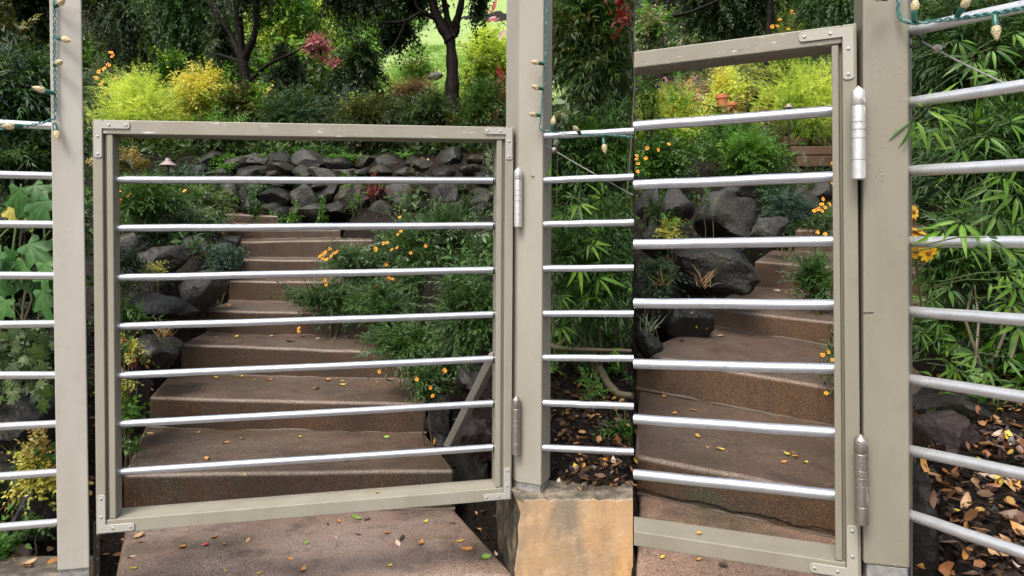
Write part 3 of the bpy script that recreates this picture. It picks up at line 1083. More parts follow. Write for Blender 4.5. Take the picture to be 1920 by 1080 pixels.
# --- steel guy cables
def cable(name_label, p, q, clamps):
    root = thing('steel_cable', name_label, 'cable', p)
    b = B()
    d = (q - p)
    b.tube([p, p.lerp(q, .33) - Vector((0, 0, .002)), p.lerp(q, .66) - Vector((0, 0, .002)), q], .0017, 6)
    put(b.build('wire', BASE_METAL, smooth=60), root)
    for t in clamps:
        b = B()
        c = p.lerp(q, t)
        dn = d.normalized()
        b.lathe(c - dn * .009, c + dn * .009, [(0, .004), (.3, .009), (.7, .009), (1, .004)], 8)
        put(b.build('clamp', STEEL_DARK, smooth=40), root)
    b = B()
    ring = [p + Vector((0, 0, 0)) + Vector((math.cos(a) * .013 - .012, 0, math.sin(a) * .013)) for a in np.linspace(0, 2 * math.pi, 13)]
    b.tube(ring, .0022, 6)
    put(b.build('eye_hook', DARK_METAL, smooth=60), root)
cable('thin steel cable slanting down behind the rails of the near fence', pt(1728, 78, 1.34), pt(1884, 156, 1.2), (.2,))
cable('thin steel cable slanting down behind the rails beside the middle post', pt(1022, 272, 1.99), pt(1187, 366, 1.95), (.1,))

# ------------------------------------------------------------------ string lights
def bulb(root, c, d, s=1.0):
    s = s * .84
    """socket and faceted bulb pointing along d from c"""
    d = Vector(d).normalized()
    b = B()
    b.lathe(c, c + d * .026 * s, [(0, .0045 * s), (.1, .0062 * s), (.45, .0066 * s), (.5, .0074 * s), (1, .0074 * s)], 10)
    so = put(b.build('socket', SOCKET, smooth=40), root)
    b = B()
    p = c + d * .0262 * s
    b.lathe(p, p + d * .036 * s, [(0, .006 * s), (.12, .0092 * s), (.3, .0104 * s), (.5, .0094 * s), (.75, .0058 * s), (.93, .0022 * s), (1, .0006 * s)], 12)
    o = b.build('bulb', BULB)
    o.parent = so

def twisted(root, pts, r=.0017, amp=.0026, pitch=.035):
    """two strands wound round each other along a polyline"""
    pts = [Vector(p) for p in pts]
    dense = []
    for a, c in zip(pts[:-1], pts[1:]):
        k = max(2, int((c - a).length / .006))
        dense += [a.lerp(c, i / k) for i in range(k)]
    dense.append(pts[-1])
    for ph in (0, math.pi):
        b = B()
        out = []
        L = 0
        for i, p in enumerate(dense):
            t = (dense[min(i + 1, len(dense) - 1)] - dense[max(0, i - 1)]).normalized()
            if i:
                L += (p - dense[i - 1]).length
            s = t.cross(Vector((0, 1, 0)))
            if s.length < 1e-3:
                s = Vector((1, 0, 0))
            s.normalize()
            n = t.cross(s)
            an = ph + 2 * math.pi * L / pitch
            out.append(p + (s * math.cos(an) + n * math.sin(an)) * amp)
        b.tube(out, r, 5)
        put(b.build('wire', WIRE, smooth=60), root)

dl = 1.795
root = thing('string_lights', 'green wired string of pale bulbs running down the far left post', 'string lights', pt(103, 10, dl))
ctrl = [pt(101, -40, dl), pt(102.5, 40, dl), pt(102, 100, dl), pt(103, 150, dl), pt(104, 205, dl), pt(103, 222, dl - .005), pt(84, 229, 1.765), pt(50, 236, 1.755), pt(10, 241, 1.745), pt(-60, 244, 1.73)]
twisted(root, ctrl)
for c, d in (((102, 13), (1, -.6, .25)), ((104, 70), (1, -.25, -.25)), ((102, 123), (1, -.8, .1)), ((103.5, 176), (-1, -.6, .3)), ((102, 231), (.35, -.2, -1)), ((42, 236), (-.4, -1, -.2))):
    bulb(root, pt(*c, dl - .006 if c[0] > 50 else 1.752), Vector(d), 1.0)

dm = 1.962
root = thing('string_lights', 'green wired string of pale bulbs down the right edge of the middle post', 'string lights', pt(1022, 10, dm))
twisted(root, [pt(1023, -40, dm), pt(1023, 60, dm), pt(1021, 130, dm - .004), pt(1015, 215, dm - .012), pt(1012, 243, dm - .02), pt(1040, 249, 1.945), pt(1090, 252, 1.93), pt(1140, 253, 1.92), pt(1187, 257, 1.905)], .0013, .002)
for c, d in (((1021, 120), (-1, -.5, .05)), ((1018, 167), (-1, -.9, .05)), ((1013, 217), (-1, -1, 0)), ((1036, 247), (.08, -.1, 1)), ((1089, 251), (-.6, -.8, .4)), ((1131, 258), (.1, -.1, -1))):
    bulb(root, pt(*c, dm - .012 if c[0] < 1030 else 1.93), Vector(d), .88)

root = thing('string_lights', 'green wired string of pale bulbs wound along the top rail of the near fence', 'string lights', pt(1690, 30, 1.31))
twisted(root, [pt(1686, -40, 1.305), pt(1684, 20, 1.305), pt(1690, 38, 1.30), pt(1712, 44, 1.29), pt(1760, 38, 1.265), pt(1830, 30, 1.20), pt(1880, 22, 1.155), pt(1925, 14, 1.11), pt(2000, 0, 1.05)])
for c, d, dd in (((1714, 40), (0, -.1, 1), 1.285), ((1664, -2), (-1, -.5, -.05), 1.30), ((1793, 33), (.2, -.7, .8), 1.215), ((1865, 28), (.02, -.1, -1), 1.165)):
    bulb(root, pt(*c, dd), Vector(d), .86)
# ------------------------------------------------------------------ rocks
def ico(sub):
    import bmesh
    bm = bmesh.new()
    bmesh.ops.create_icosphere(bm, subdivisions=sub, radius=1)
    v = np.array([q.co[:] for q in bm.verts])
    f = [tuple(q.index for q in p.verts) for p in bm.faces]
    bm.free()
    return v, f
ICO = {2: ico(2), 3: ico(3), 4: ico(4)}

def rock_mesh(name, seed, radii, sub=3, rough=.12, cuts=9):
    r = np.random.default_rng(seed)
    cuts = int(r.integers(11, 17)) if max(radii) < .16 else cuts
    v, f = ICO[sub]
    v = v.copy()
    for _ in range(cuts):
        n = r.normal(size=3); n /= np.linalg.norm(n)
        h = r.uniform(.5, .88)
        v -= np.clip(v @ n - h, 0, None)[:, None] * n * .96
    off = Vector(r.uniform(0, 50, 3))
    out = []
    for q in v:
        p = Vector(q)
        d = noise.fractal(p * 1.6 + off, .9, 2.1, 4) * rough + noise.noise(p * 7 + off) * rough * .16
        out.append(p * (1 + d))
    out = np.array([o[:] for o in out])
    ext = np.abs(out).max(0)
    out = out / ext * np.array(radii)
    m = bpy.data.meshes.new(name)
    m.from_pydata(out.tolist(), [], f)
    m.polygons.foreach_set('use_smooth', [True] * len(m.polygons))
    m.set_sharp_from_angle(angle=math.radians(38))
    return m

def rock_px(x0, y0, x1, y1, d, mat, seed, name='boulder', depth=None, sub=3, tilt=.25):
    c = pt((x0 + x1) / 2, (y0 + y1) / 2, d)
    rx, rz = (x1 - x0) / 2 / F * d, (y1 - y0) / 2 / F * d
    ry = depth if depth else .75 * (rx + rz) / 2
    m = rock_mesh(name, seed, (rx, ry, rz), sub, rough=.2 if name == 'stone' else .15)
    o = obj(name, m, mat)
    o.location = c
    o.rotation_euler = (random.uniform(-tilt, tilt) * .5, random.uniform(-tilt, tilt), random.uniform(-.4, .4))
    collide(o)
    return o

GR = 'boulders beside the stairs'
for i, (bx, mat, lab, dep) in enumerate([
    ((218, 436, 276, 486, 4.5), R_DARK, 'dark boulder tucked behind the left stile of the wide gate', None),
    ((262, 455, 350, 522, 4.05), R_GREY, 'largest grey brown boulder left of the middle steps', .22),
    ((334, 440, 392, 502, 4.8), R_DARK, 'dark boulder behind the largest grey one left of the stairs', None),
    ((218, 548, 352, 622, 3.5), R_DARK, 'long dark boulder behind the fourth gate rail', .24),
    ((346, 492, 428, 596, 3.95), R_GREY, 'upright grey boulder touching the left end of the fourth step', .2),
    ((392, 454, 455, 504, 4.95), R_GREY, 'grey boulder under the blue grey trailing plant', None),
    ((376, 436, 412, 460, 5.2), R_BROWN, 'small pale brown boulder above the blue grey trailing plant', None),
    ((404, 436, 452, 470, 5.25), R_DARK, 'dark small boulder beside the seventh step', None),
    ((248, 622, 342, 702, 3.15), R_DARK, 'pointed dark boulder left of the third step', .2),
    ((214, 696, 282, 786, 2.85), R_DARK, 'dark boulder left of the second step', .16),
    ((848, 770, 948, 925, 2.66), R_DARK, 'tall dark rock filling the gap right of the lowest step', .22),
    ((796, 736, 872, 842, 3.15), R_DARK, 'dark rock at the right end of the second step', .2),
    ((866, 660, 940, 760, 2.9), R_DARK, 'dark rock behind the slanting brace', .2),
    ((858, 786, 936, 880, 2.5), R_RED, 'reddish dark rock beside the slanting brace', .1),
    ((-30, 735, 98, 862, 2.45), R_DARK, 'big dark boulder under the holly leaves', .25),
    ((30, 900, 110, 1035, 2.12), R_DARK, 'dark boulder below the yellow leaved plant', .12),
    ((-40, 872, 44, 985, 2.25), R_DARK, 'dark boulder at the bottom left edge', .15),
    ((1190, 345, 1250, 440, 4.7), R_DARK, 'dark boulder at the left edge of the near gate view', None),
    ((1240, 352, 1302, 424, 4.5), R_DARK, 'dark pitted boulder left of the large grey one', None),
    ((1290, 356, 1414, 462, 4.15), R_GREY, 'large light grey boulder behind the near gate', .28),
    ((1396, 396, 1482, 470, 4.4), R_GREY, 'grey boulder right of the large light grey one', None),
    ((1340, 336, 1424, 378, 5.0), R_DARK, 'dark boulder on top of the large light grey one', None),
    ((1474, 352, 1540, 408, 5.1), R_GREY, 'pitted grey boulder behind the orange flowers', None),
    ((1518, 338, 1566, 384, 5.4), R_DARK, 'small dark boulder beside the near gate stile', None),
    ((1192, 418, 1262, 486, 3.95), R_DARK, 'dark boulder beside the yellow green plant', None),
    ((1236, 452, 1430, 560, 3.75), R_DARK, 'huge dark boulder above the third step of the near stairs', .3),
    ((1205, 556, 1338, 650, 3.5), R_DARK, 'dark boulder at the left corner of the second near step', .14),
    ((1190, 610, 1238, 680, 2.95), R_DARK, 'small dark boulder above the white spiky grass', .08),
    ((1712, 764, 1822, 870, 1.80), R_RED, 'smooth reddish boulder in the mulch beside the widest post', .1),
    ((1736, 615, 1812, 742, 2.15), R_DARK, 'upright dark boulder behind the near fence', .15),
    ((1706, 722, 1880, 822, 1.98), R_DARK, 'broad dark boulder above the reddish one', .15),
    ((1690, 850, 1745, 1085, 1.52), R_DARK, 'dark slab standing behind the widest post', .07),
]):
    o = rock_px(*bx, mat, 100 + i, depth=dep, sub=4 if (bx[2] - bx[0]) > 70 else 3)
    tag(o, lab, 'boulder', GR)
o = rock_px(12, 1016, 55, 1072, 2.0, R_PINK, 301, 'stone', .03)
tag(o, 'pink stone at the bottom left corner', 'stone')
o = rock_px(800, 134, 832, 152, 11.0, R_PALE, 302, 'stone', .15)
tag(o, 'pale stone on the lawn left of the big tree trunk', 'stone')

# dry stone retaining wall at the head of the stairs
root = thing('stone_wall', 'dark dry stone retaining wall at the head of the left stairs', 'wall', pt(650, 405, 6.4))
WST = [
 (372,288,420,314),(424,298,472,320),(468,292,508,314),(504,285,546,314),(547,286,606,324),(606,295,664,322),(662,290,706,316),(704,295,758,328),(756,298,784,318),(780,301,808,324),(824,276,872,318),(880,290,908,310),(905,300,940,325),
 (358,313,402,337),(398,316,442,337),(440,311,502,335),(496,307,553,332),(553,313,592,332),(573,317,628,341),(625,315,674,338),(670,318,704,336),(698,314,738,337),(746,317,784,338),(804,316,854,340),(856,311,897,332),(890,325,935,350),
 (372,338,406,372),(404,346,441,392),(438,336,484,354),(480,340,534,360),(533,336,568,352),(564,342,622,366),(451,349,506,381),(499,358,547,392),(552,350,602,394),(600,344,637,384),(629,347,694,410),(660,349,708,402),(703,338,740,360),(726,344,804,392),(808,344,862,396),(862,340,890,370),(878,357,927,390),
 (456,373,492,404),(488,384,522,408),(516,387,548,411),(545,388,566,411),(558,384,622,415),(612,379,652,413),(688,380,742,416),(742,376,802,408),(798,380,838,408),(834,378,882,412),(880,384,930,412),
]
for i, (x0, y0, x1, y1) in enumerate(WST):
    d = 6.28 + .62 * (1 - ((y0 + y1) / 2 - 290) / 118)
    mat = [R_DARK, R_BROWN, R_GREY, R_DARK, R_GREY][i % 5]
    if (x0, y0) == (660, 349):
        mat = R_RED
    if (x0, y0) in ((573, 317), (625, 315), (404, 346)):
        mat = R_PALE
    o = rock_px(x0 - 6, y0 - 5, x1 + 6, y1 + 5, d, mat, 400 + i, 'stone', sub=3, depth=.17)
    put(o, root)

# ------------------------------------------------------------------ leaves
TM = {
 'diamond': (np.array([(0, 0, 0), (.45, .5, .06), (.45, -.5, .06), (1, 0, -.06)]), [(0, 2, 3), (0, 3, 1)]),
 'lance': (np.array([(0, 0, 0), (.38, .5, .05), (.38, -.5, .05), (1, 0, -.14), (.42, 0, 0)]), [(0, 4, 1), (4, 3, 1), (0, 2, 4), (4, 2, 3)]),
 'blade': (np.array([(0, .5, 0), (0, -.5, 0), (.5, .4, .06), (.5, -.4, .06), (1, 0, -.16)]), [(0, 1, 3, 2), (2, 3, 4)]),
 'round': (np.array([(0, 0, 0), (.25, .42, .03), (.25, -.42, .03), (.7, .46, .03), (.7, -.46, .03), (1, 0, -.03), (.5, 0, -.03)]), [(0, 6, 1), (1, 6, 3), (3, 6, 5), (0, 2, 6), (2, 4, 6), (4, 5, 6)]),
}

def unit(a):
    return a / np.maximum(np.linalg.norm(a, axis=-1, keepdims=True), 1e-9)

def leaf_cloud(name, P, Dv, Nv, L, W, tint, mat, parent, tmpl='lance', side=None, clipfn=None):
    """one mesh of many leaves; leaves that cross the garden seam are left out"""
    tip = P + Dv * L[:, None]
    keep = np.ones(len(P), bool)
    if side == 'L':
        keep = (P[:, 0] < SEAM * P[:, 1] - .003) & (tip[:, 0] < SEAM * tip[:, 1] - .002)
    elif side == 'R':
        keep = (P[:, 0] > SEAM * P[:, 1] + .003) & (tip[:, 0] > SEAM * tip[:, 1] + .002)
    if clipfn is not None:
        keep &= clipfn(P) & clipfn(tip)
    P, Dv, Nv, L, W, tint = P[keep], Dv[keep], Nv[keep], L[keep], W[keep], tint[keep]
    n = len(P)
    if n == 0:
        return None
    T, faces = TM[tmpl]
    k = len(T)
    S = unit(np.cross(Dv, Nv))
    N2 = unit(np.cross(S, Dv))
    V3 = (P[:, None, :] + T[None, :, 0, None] * (L[:, None, None] * Dv[:, None, :]) + T[None, :, 1, None] * (W[:, None, None] * S[:, None, :])
          + T[None, :, 2, None] * (L[:, None, None] * N2[:, None, :]))
    V3 = V3.reshape(-1, 3)
    base = np.arange(n)[:, None] * k
    loops, starts, cnt = [], [], 0
    per = np.concatenate([np.array(f) for f in faces])
    loops = (base + per[None, :]).reshape(-1)
    lens = np.array([len(f) for f in faces])
    st = np.concatenate([[0], np.cumsum(lens)[:-1]])
    starts = (np.arange(n)[:, None] * lens.sum() + st[None, :]).reshape(-1)
    m = bpy.data.meshes.new(name)
    m.vertices.add(len(V3))
    org = np.array(parent.location[:]) if parent is not None else np.zeros(3)
    m.vertices.foreach_set('co', (V3 - org).astype(np.float32).reshape(-1))
    m.loops.add(len(loops))
    m.loops.foreach_set('vertex_index', loops.astype(np.int32))
    m.polygons.add(len(starts))
    m.polygons.foreach_set('loop_start', starts.astype(np.int32))
    m.update(calc_edges=True)
    at = m.attributes.new('tint', 'FLOAT', 'POINT')
    at.data.foreach_set('value', np.repeat(tint, k).astype(np.float32))
    o = obj(name, m, mat, parent, 'stuff')
    return o

def sprig_leaves(r, S, Dr, length, nleaf, llen, lw, droop=.3, ang=(.5, 1.1), planar=.6, pair=True):
    """leaves along sprigs. S start points, Dr unit directions -> P, D, N, L, W, stems"""
    m = len(S)
    ln = length * r.uniform(.6, 1.25, m)
    t = np.linspace(.12, 1, nleaf)
    tt = np.tile(t, (m, 1)) + r.uniform(-.03, .03, (m, nleaf))
    down = np.array([0, 0, -1.0])
    dr = droop * r.uniform(.5, 1.4, m)
    P = S[:, None, :] + Dr[:, None, :] * (ln[:, None] * tt)[..., None] + down * (dr[:, None] * ln[:, None] * tt ** 2)[..., None]
    T = unit(Dr[:, None, :] + down * (2 * dr[:, None] * tt)[..., None])
    ref = unit(r.normal(size=(m, 3)) * (1 - planar) + np.array([0, 0, 1.0]) * planar)
    side = unit(np.cross(T, np.broadcast_to(ref[:, None, :], T.shape)))
    up = unit(np.cross(side, T))
    out = []
    sides = (1, -1) if pair else (1,)
    for s in sides:
        a = r.uniform(ang[0], ang[1], (m, nleaf))
        a[:, -1] *= .35
        sg = s * np.ones((m, nleaf)) if pair else np.where(np.arange(nleaf) % 2 == 0, 1, -1)[None, :] * np.ones((m, 1))
        roll = r.normal(0, .45, (m, nleaf))
        lat = side * (np.cos(roll) * sg)[..., None] + up * np.sin(roll)[..., None]
        Dd = unit(T * np.cos(a)[..., None] + lat * np.sin(a)[..., None] + down * .12)
        Nn = unit(up + np.array([-.1, -.35, .6]) + r.normal(0, .35, (m, nleaf, 3)))
        sc = (1 - .35 * tt) * r.uniform(.7, 1.2, (m, nleaf))
        out.append((P.reshape(-1, 3), Dd.reshape(-1, 3), Nn.reshape(-1, 3), (llen * sc).reshape(-1), (lw * sc).reshape(-1)))
    PP, DD, NN, LL, WW = [np.concatenate(z) for z in zip(*out)]
    q = np.linspace(0, 1, 4)
    st = S[:, None, :] + Dr[:, None, :] * (ln[:, None] * q)[..., None] + down * (dr[:, None] * ln[:, None] * q ** 2)[..., None]
    return PP, DD, NN, LL, WW, st

def stems_mesh(name, st, rad, mat, parent, side=None):
    """thin three-sided twigs, one mesh"""
    if side == 'L':
        st = st[(st[..., 0] < SEAM * st[..., 1] - .01).all(1)]
    elif side == 'R':
        st = st[(st[..., 0] > SEAM * st[..., 1] + .01).all(1)]
    m, k, _ = st.shape
    if m == 0:
        return None
    T = unit(st[:, -1] - st[:, 0])
    a = unit(np.cross(T, np.array([.31, .2, .93])))
    b = np.cross(T, a)
    rr = rad * np.linspace(1, .4, k)
    ring = []
    for j in range(3):
        an = 2 * math.pi * j / 3
        ring.append(st + (a * math.cos(an) + b * math.sin(an))[:, None, :] * rr[None, :, None])
    Vv = np.stack(ring, 2)          # m,k,3,3
    org = np.array(parent.location[:])
    vs = Vv.reshape(-1, 3) - org
    fs = []
    base = (np.arange(m) * k * 3)[:, None]
    quad = []
    for i in range(k - 1):
        for j in range(3):
            j2 = (j + 1) % 3
            quad.append((i * 3 + j, i * 3 + j2, i * 3 + 3 + j2, i * 3 + 3 + j))
    quad = np.array(quad)
    f = (base[:, :, None] + quad[None]).reshape(-1, 4)
    me = bpy.data.meshes.new(name)
    me.from_pydata(vs.tolist(), [], f.tolist())
    return obj(name, me, mat, parent, 'stuff')

STYLE = {
 # sprig length, leaves per sprig, leaf length, leaf width, droop, up bias, template
 'feather':  dict(sl=.30, nl=11, ll=.040, lw=.007, droop=.35, up=.9, t='diamond', ang=(.4, .9)),
 'broad':    dict(sl=.24, nl=5, ll=.055, lw=.030, droop=.25, up=.5, t='lance', ang=(.5, 1.1)),
 'small':    dict(sl=.14, nl=6, ll=.028, lw=.016, droop=.3, up=.6, t='lance', ang=(.5, 1.2)),
 'lance':    dict(sl=.22, nl=6, ll=.055, lw=.012, droop=.3, up=.6, t='lance', ang=(.4, .9)),
 'mari':     dict(sl=.17, nl=6, ll=.042, lw=.0085, droop=.25, up=.6, t='lance', ang=(.35, .8)),
 'bamboo':   dict(sl=.16, nl=5, ll=.062, lw=.0105, droop=.35, up=.35, t='lance', ang=(.45, 1.0)),
 'conifer':  dict(sl=.55, nl=11, ll=.11, lw=.028, droop=.55, up=.1, t='diamond', ang=(.4, .9)),
 'weep':     dict(sl=.8, nl=13, ll=.10, lw=.022, droop=.95, up=.2, t='diamond', ang=(.2, .6)),
 'treeleaf': dict(sl=.4, nl=7, ll=.095, lw=.05, droop=.35, up=.2, t='diamond', ang=(.5, 1.2)),
 'succ':     dict(sl=.18, nl=13, ll=.022, lw=.006, droop=.4, up=.35, t='lance', ang=(.6, 1.1)),
}

def blob_points(r, c, rad, n, lobes, shell=.55):
    """points in a lumpy ellipsoid with outward directions"""
    c = np.array(c); rad = np.array(rad)
    lc = unit(r.normal(size=(lobes, 3))) * r.uniform(.25, .72, (lobes, 1))
    lr = r.uniform(.30, .55, lobes)
    k = r.integers(0, lobes, n)
    d = unit(r.normal(size=(n, 3)))
    q = lc[k] + d * (lr[k] * r.uniform(shell, 1, n) ** .7)[:, None]
    out = unit(d * .7 + q * .5)
    return c + q * rad, unit(out * rad), np.linalg.norm(q, axis=1)

def foliage(root, r, c, rad, n, style, mat, side, lobes=8, scale=1.0, shell=.5, twigs=True, tmin=0., tmax=1., twigmat=None, clipfn=None, planar=.6, name='foliage'):
    s = STYLE[style]
    P, Dd, rr = blob_points(r, c, rad, n, lobes, shell)
    Dd = unit(Dd + np.array([0, 0, s['up']]) * r.uniform(.2, 1.2, (n, 1)) + r.normal(0, .3, (n, 3)))
    P = P - Dd * s['sl'] * scale * .55
    PP, DD, NN, LL, WW, st = sprig_leaves(r, P, Dd, s['sl'] * scale, s['nl'], s['ll'] * scale, s['lw'] * scale, s['droop'], s['ang'], planar)
    m = len(P)
    base_t = r.beta(2, 2.6, m)
    tint = np.tile(np.repeat(base_t, s['nl']), 2) * .7 + r.uniform(0, .3, len(PP))
    tint = tmin + (tmax - tmin) * np.clip(tint, 0, 1)
    leaf_cloud(name, PP, DD, NN, LL, WW, tint, mat, root, s['t'], side, clipfn)
    if twigs:
        stems_mesh('twigs', st, .0016 * scale if s['sl'] < .3 else .003 * scale, twigmat or TWIGG, root, side)

def woody(root, r, base, tops, rad, mat=None, name='stem'):
    base = Vector(base)
    for tp in tops:
        b = B()
        tp = Vector(tp)
        pts = []
        for i in range(6):
            t = i / 5
            q = base.lerp(tp, t) + Vector((r.normal(0, .02), r.normal(0, .02), 0)) * (tp - base).length * (1 if 0 < i < 5 else 0)
            pts.append(q)
        b.tube(pts, [rad * (1 - .75 * i / 5) for i in range(6)], 6)
        put(b.build(name, mat or BARK, smooth=80), root)

def shrub(bbox, d, dy, style, mat, label, n, cat='shrub', name=None, side=None, lobes=8, scale=1.0, seed=0, group=None, stems=3, twigs=True, shell=.5, extra=None, tmin=0., tmax=1., planar=.6, reach=True):
    x0, y0, x1, y1 = bbox
    r = np.random.default_rng(1000 + seed)
    c = pt((x0 + x1) / 2, (y0 + y1) / 2, d)
    rad = ((x1 - x0) / 2 / F * d, dy, (y1 - y0) / 2 / F * d)
    gz = float(hgt(c.x, c.y))
    if reach and d > 5.5 and gz < c.z - rad[2] - .03:     # let the plant reach down to the ground it grows from
        top, bot = c.z + rad[2], gz
        n = int(n * min(1.8, (top - bot) / (2 * rad[2])))
        c = Vector((c.x, c.y, (top + bot) / 2))
        rad = (rad[0], rad[1], (top - bot) / 2)
    twigs = twigs and d < 5.5
    base = Vector((c.x, c.y, min(gz - .02, c.z - rad[2] * .6)))
    root = thing(name or 'shrub', label, cat, base, group)
    foliage(root, r, c, rad, n, style, mat, side, lobes, scale, shell, twigs, tmin, tmax, planar=planar)
    if extra:
        for (mt, k, tn, tx) in extra:
            foliage(root, r, c, rad, k, style, mt, side, lobes, scale, shell, False, tn, tx, planar=planar)
    if stems:
        tops = [(c.x + r.uniform(-.6, .6) * rad[0], c.y + r.uniform(-.5, .5) * rad[1], c.z + r.uniform(-.1, .5) * rad[2]) for _ in range(stems)]
        if side == 'L':
            tops = [t for t in tops if t[0] < SEAM * t[1] - .02]
        if side == 'R':
            tops = [t for t in tops if t[0] > SEAM * t[1] + .02]
        if tops:
            woody(root, r, base, tops, .003 + .02 * max(rad) if d < 5 else .012 + .01 * max(rad), mat=BARK if d > 5 else TWIG)
    return root, c, rad, r

# flowers -----------------------------------------------------------
def flower_mesh(name, r, petals, mat, w=.5, cup=.2):
    b = B()
    fs0 = []
    for k in range(petals):
        a = 2 * math.pi * k / petals + random.uniform(-.1, .1)
        ca, sa = math.cos(a), math.sin(a)
        rr = r * random.uniform(.85, 1.1)
        pw = rr * w
        def q(u, s, h):
            return (ca * u * rr - sa * s * pw, sa * u * rr + ca * s * pw, h * rr)
        b.add([q(.1, 0, 0), q(.55, .5, cup), q(.62, 0, cup * .7), q(.55, -.5, cup), q(.97, .32, cup * .9), q(1.0, 0, cup * .7), q(.97, -.32, cup * .9)],
              [(0, 2, 1), (0, 3, 2), (1, 2, 5, 4), (2, 3, 6, 5)])
    nf = len(b.f)
    b.lathe((0, 0, -.1 * r), (0, 0, .28 * r), [(0, .14 * r), (.5, .27 * r), (.85, .22 * r), (1, .05 * r)], 8)
    m = bpy.data.meshes.new(name)
    m.from_pydata(b.v, [], b.f)
    m.materials.append(mat)
    m.materials.append(EYE)
    for i, p in enumerate(m.polygons):
        p.material_index = 1 if i >= nf else 0
    return m
FLO = [flower_mesh('flower', 1, 8, ORANGE), flower_mesh('flower', 1, 6, ORANGE, .6, .5), flower_mesh('flower', 1, 8, YELLOWP, .55, .1)]

def flower(root, p, size, kind=0, face=None, up=.6):
    o = bpy.data.objects.new('flower', FLO[kind])
    C.objects.link(o)
    o.parent = root
    p = Vector(p)
    o.location = p - root.location
    n = Vector(face) if face is not None else Vector((random.uniform(-.7, .7), -1, random.uniform(0, 1.2)))
    q = n.to_track_quat('Z', 'Y')
    o.rotation_euler = (q @ Matrix.Rotation(random.uniform(0, 6), 3, 'Z').to_quaternion()).to_euler()
    o.scale = (size,) * 3
    return o

# hero leaves: each a part of its plant --------------------------------
def hero_leaf(name, prof, bend, fold, tint, mat, segs=5):
    """a folded, curved leaf of unit length; prof gives half width along it"""
    vs, fs = [], []
    for i in range(segs + 1):
        t = i / segs
        w = prof(t)
        z = -bend * t * t
        vs += [(t, w, z + fold * w), (t, 0, z), (t, -w, z + fold * w)]
    for i in range(segs):
        a = i * 3
        fs += [(a, a + 1, a + 4, a + 3), (a + 1, a + 2, a + 5, a + 4)]
    m = bpy.data.meshes.new(name)
    m.from_pydata(vs, [], fs)
    at = m.attributes.new('tint', 'FLOAT', 'POINT')
    at.data.foreach_set('value', [tint] * len(vs))
    m.polygons.foreach_set('use_smooth', [True] * len(m.polygons))
    m.materials.append(mat)
    return m

def lance_prof(w):
    return lambda t: w * (math.sin(math.pi * min(1, t ** .75)) ** .9) * (1 - .25 * t) + .002
LANCE_D = [hero_leaf('leaf', lance_prof(.088), b, .35, tn, L_BAMB) for b, tn in ((.15, .45), (.3, .65), (.05, .85), (.22, 1.0), (.35, .6))]
LANCE_L = [hero_leaf('leaf', lance_prof(.088), b, .35, tn, L_BAMBL) for b, tn in ((.15, .2), (.3, .45), (.05, .7))]

def palm_leaf(name, tint, mat, lobes, jag, bend):
    """a broad lobed leaf lying in x-y with its stalk at the origin"""
    rim = []
    n = 26
    for i in range(n + 1):
        a = -2.55 + 5.1 * i / n
        lob = .74 + .22 * math.cos(a * lobes) + random.uniform(-jag, jag)
        r = lob * (1 - .12 * abs(a) / 2.55)
        rim.append((r * math.cos(a) * .62 + .38 * 1.0 * .95, r * math.sin(a) * .56))
    vs = [(.05, 0, 0)] + [(x, y, -bend * (x * x + .8 * y * y) + .05 * math.sin(i * 1.7)) for i, (x, y) in enumerate(rim)]
    mid = [(.5 * x + .02, .5 * y, -bend * .25 * (x * x + y * y) + .015) for x, y in rim]
    k = len(vs)
    vs += mid
    fs = []
    for i in range(n):
        fs += [(0, k + i, k + i + 1), (k + i, 1 + i, 2 + i, k + i + 1)]
    m = bpy.data.meshes.new(name)
    m.from_pydata(vs, [], fs)
    at = m.attributes.new('tint', 'FLOAT', 'POINT')
    at.data.foreach_set('value', [min(1, max(0, tint + (.10 if i > k or i == 0 else 0))) for i in range(len(vs))])
    m.polygons.foreach_set('use_smooth', [True] * len(m.polygons))
    m.materials.append(mat)
    return m
PALM = [palm_leaf('leaf', t, L_BROAD, 5, .03, b) for t, b in ((.15, .25), (.35, .4), (.55, .3), (.8, .2))]
PALM_Y = [palm_leaf('leaf', .75, L_YELLOW, 5, .04, .3)]
HOLLY = [palm_leaf('leaf', t, L_DARK, 7, .02, .35) for t in (.45, .7, .95)]

def leaf_part(root, mesh, p, d, n, length, width=None):
    d = Vector(d).normalized()
    n = Vector(n)
    n = (n - d * n.dot(d)).normalized()
    s = n.cross(d)
    M = Matrix((d, s, n)).transposed()
    o = bpy.data.objects.new('leaf', mesh)
    C.objects.link(o)
    o.parent = root
    o.location = Vector(p) - root.location
    o.rotation_euler = M.to_euler()
    o.scale = (length, (width or length), length)
    return o

def palmate_sprig(root, p, d, k, length, meshes, r, nrm=None):
    """k leaves fanning from one point"""
    d = Vector(d).normalized()
    nrm = Vector(nrm) if nrm is not None else Vector((r.normal(0, .3), -1, .7))
    nrm = (nrm - d * nrm.dot(d)).normalized()
    s = nrm.cross(d)
    for i in range(k):
        if p[0] < SEAM * p[1] and p[0] + length * 1.1 > SEAM * p[1]:
            continue
        a = (i - (k - 1) / 2) * r.uniform(.55, .8)
        dd = d * math.cos(a) + s * math.sin(a) + Vector((0, 0, -.12 - .15 * abs(a)))
        leaf_part(root, meshes[int(r.integers(len(meshes)))], Vector(p) + dd.normalized() * .008, dd, nrm + Vector(r.normal(0, .25, 3)), length * (1 - .13 * abs(i - (k - 1) / 2)) * r.uniform(.8, 1.15))

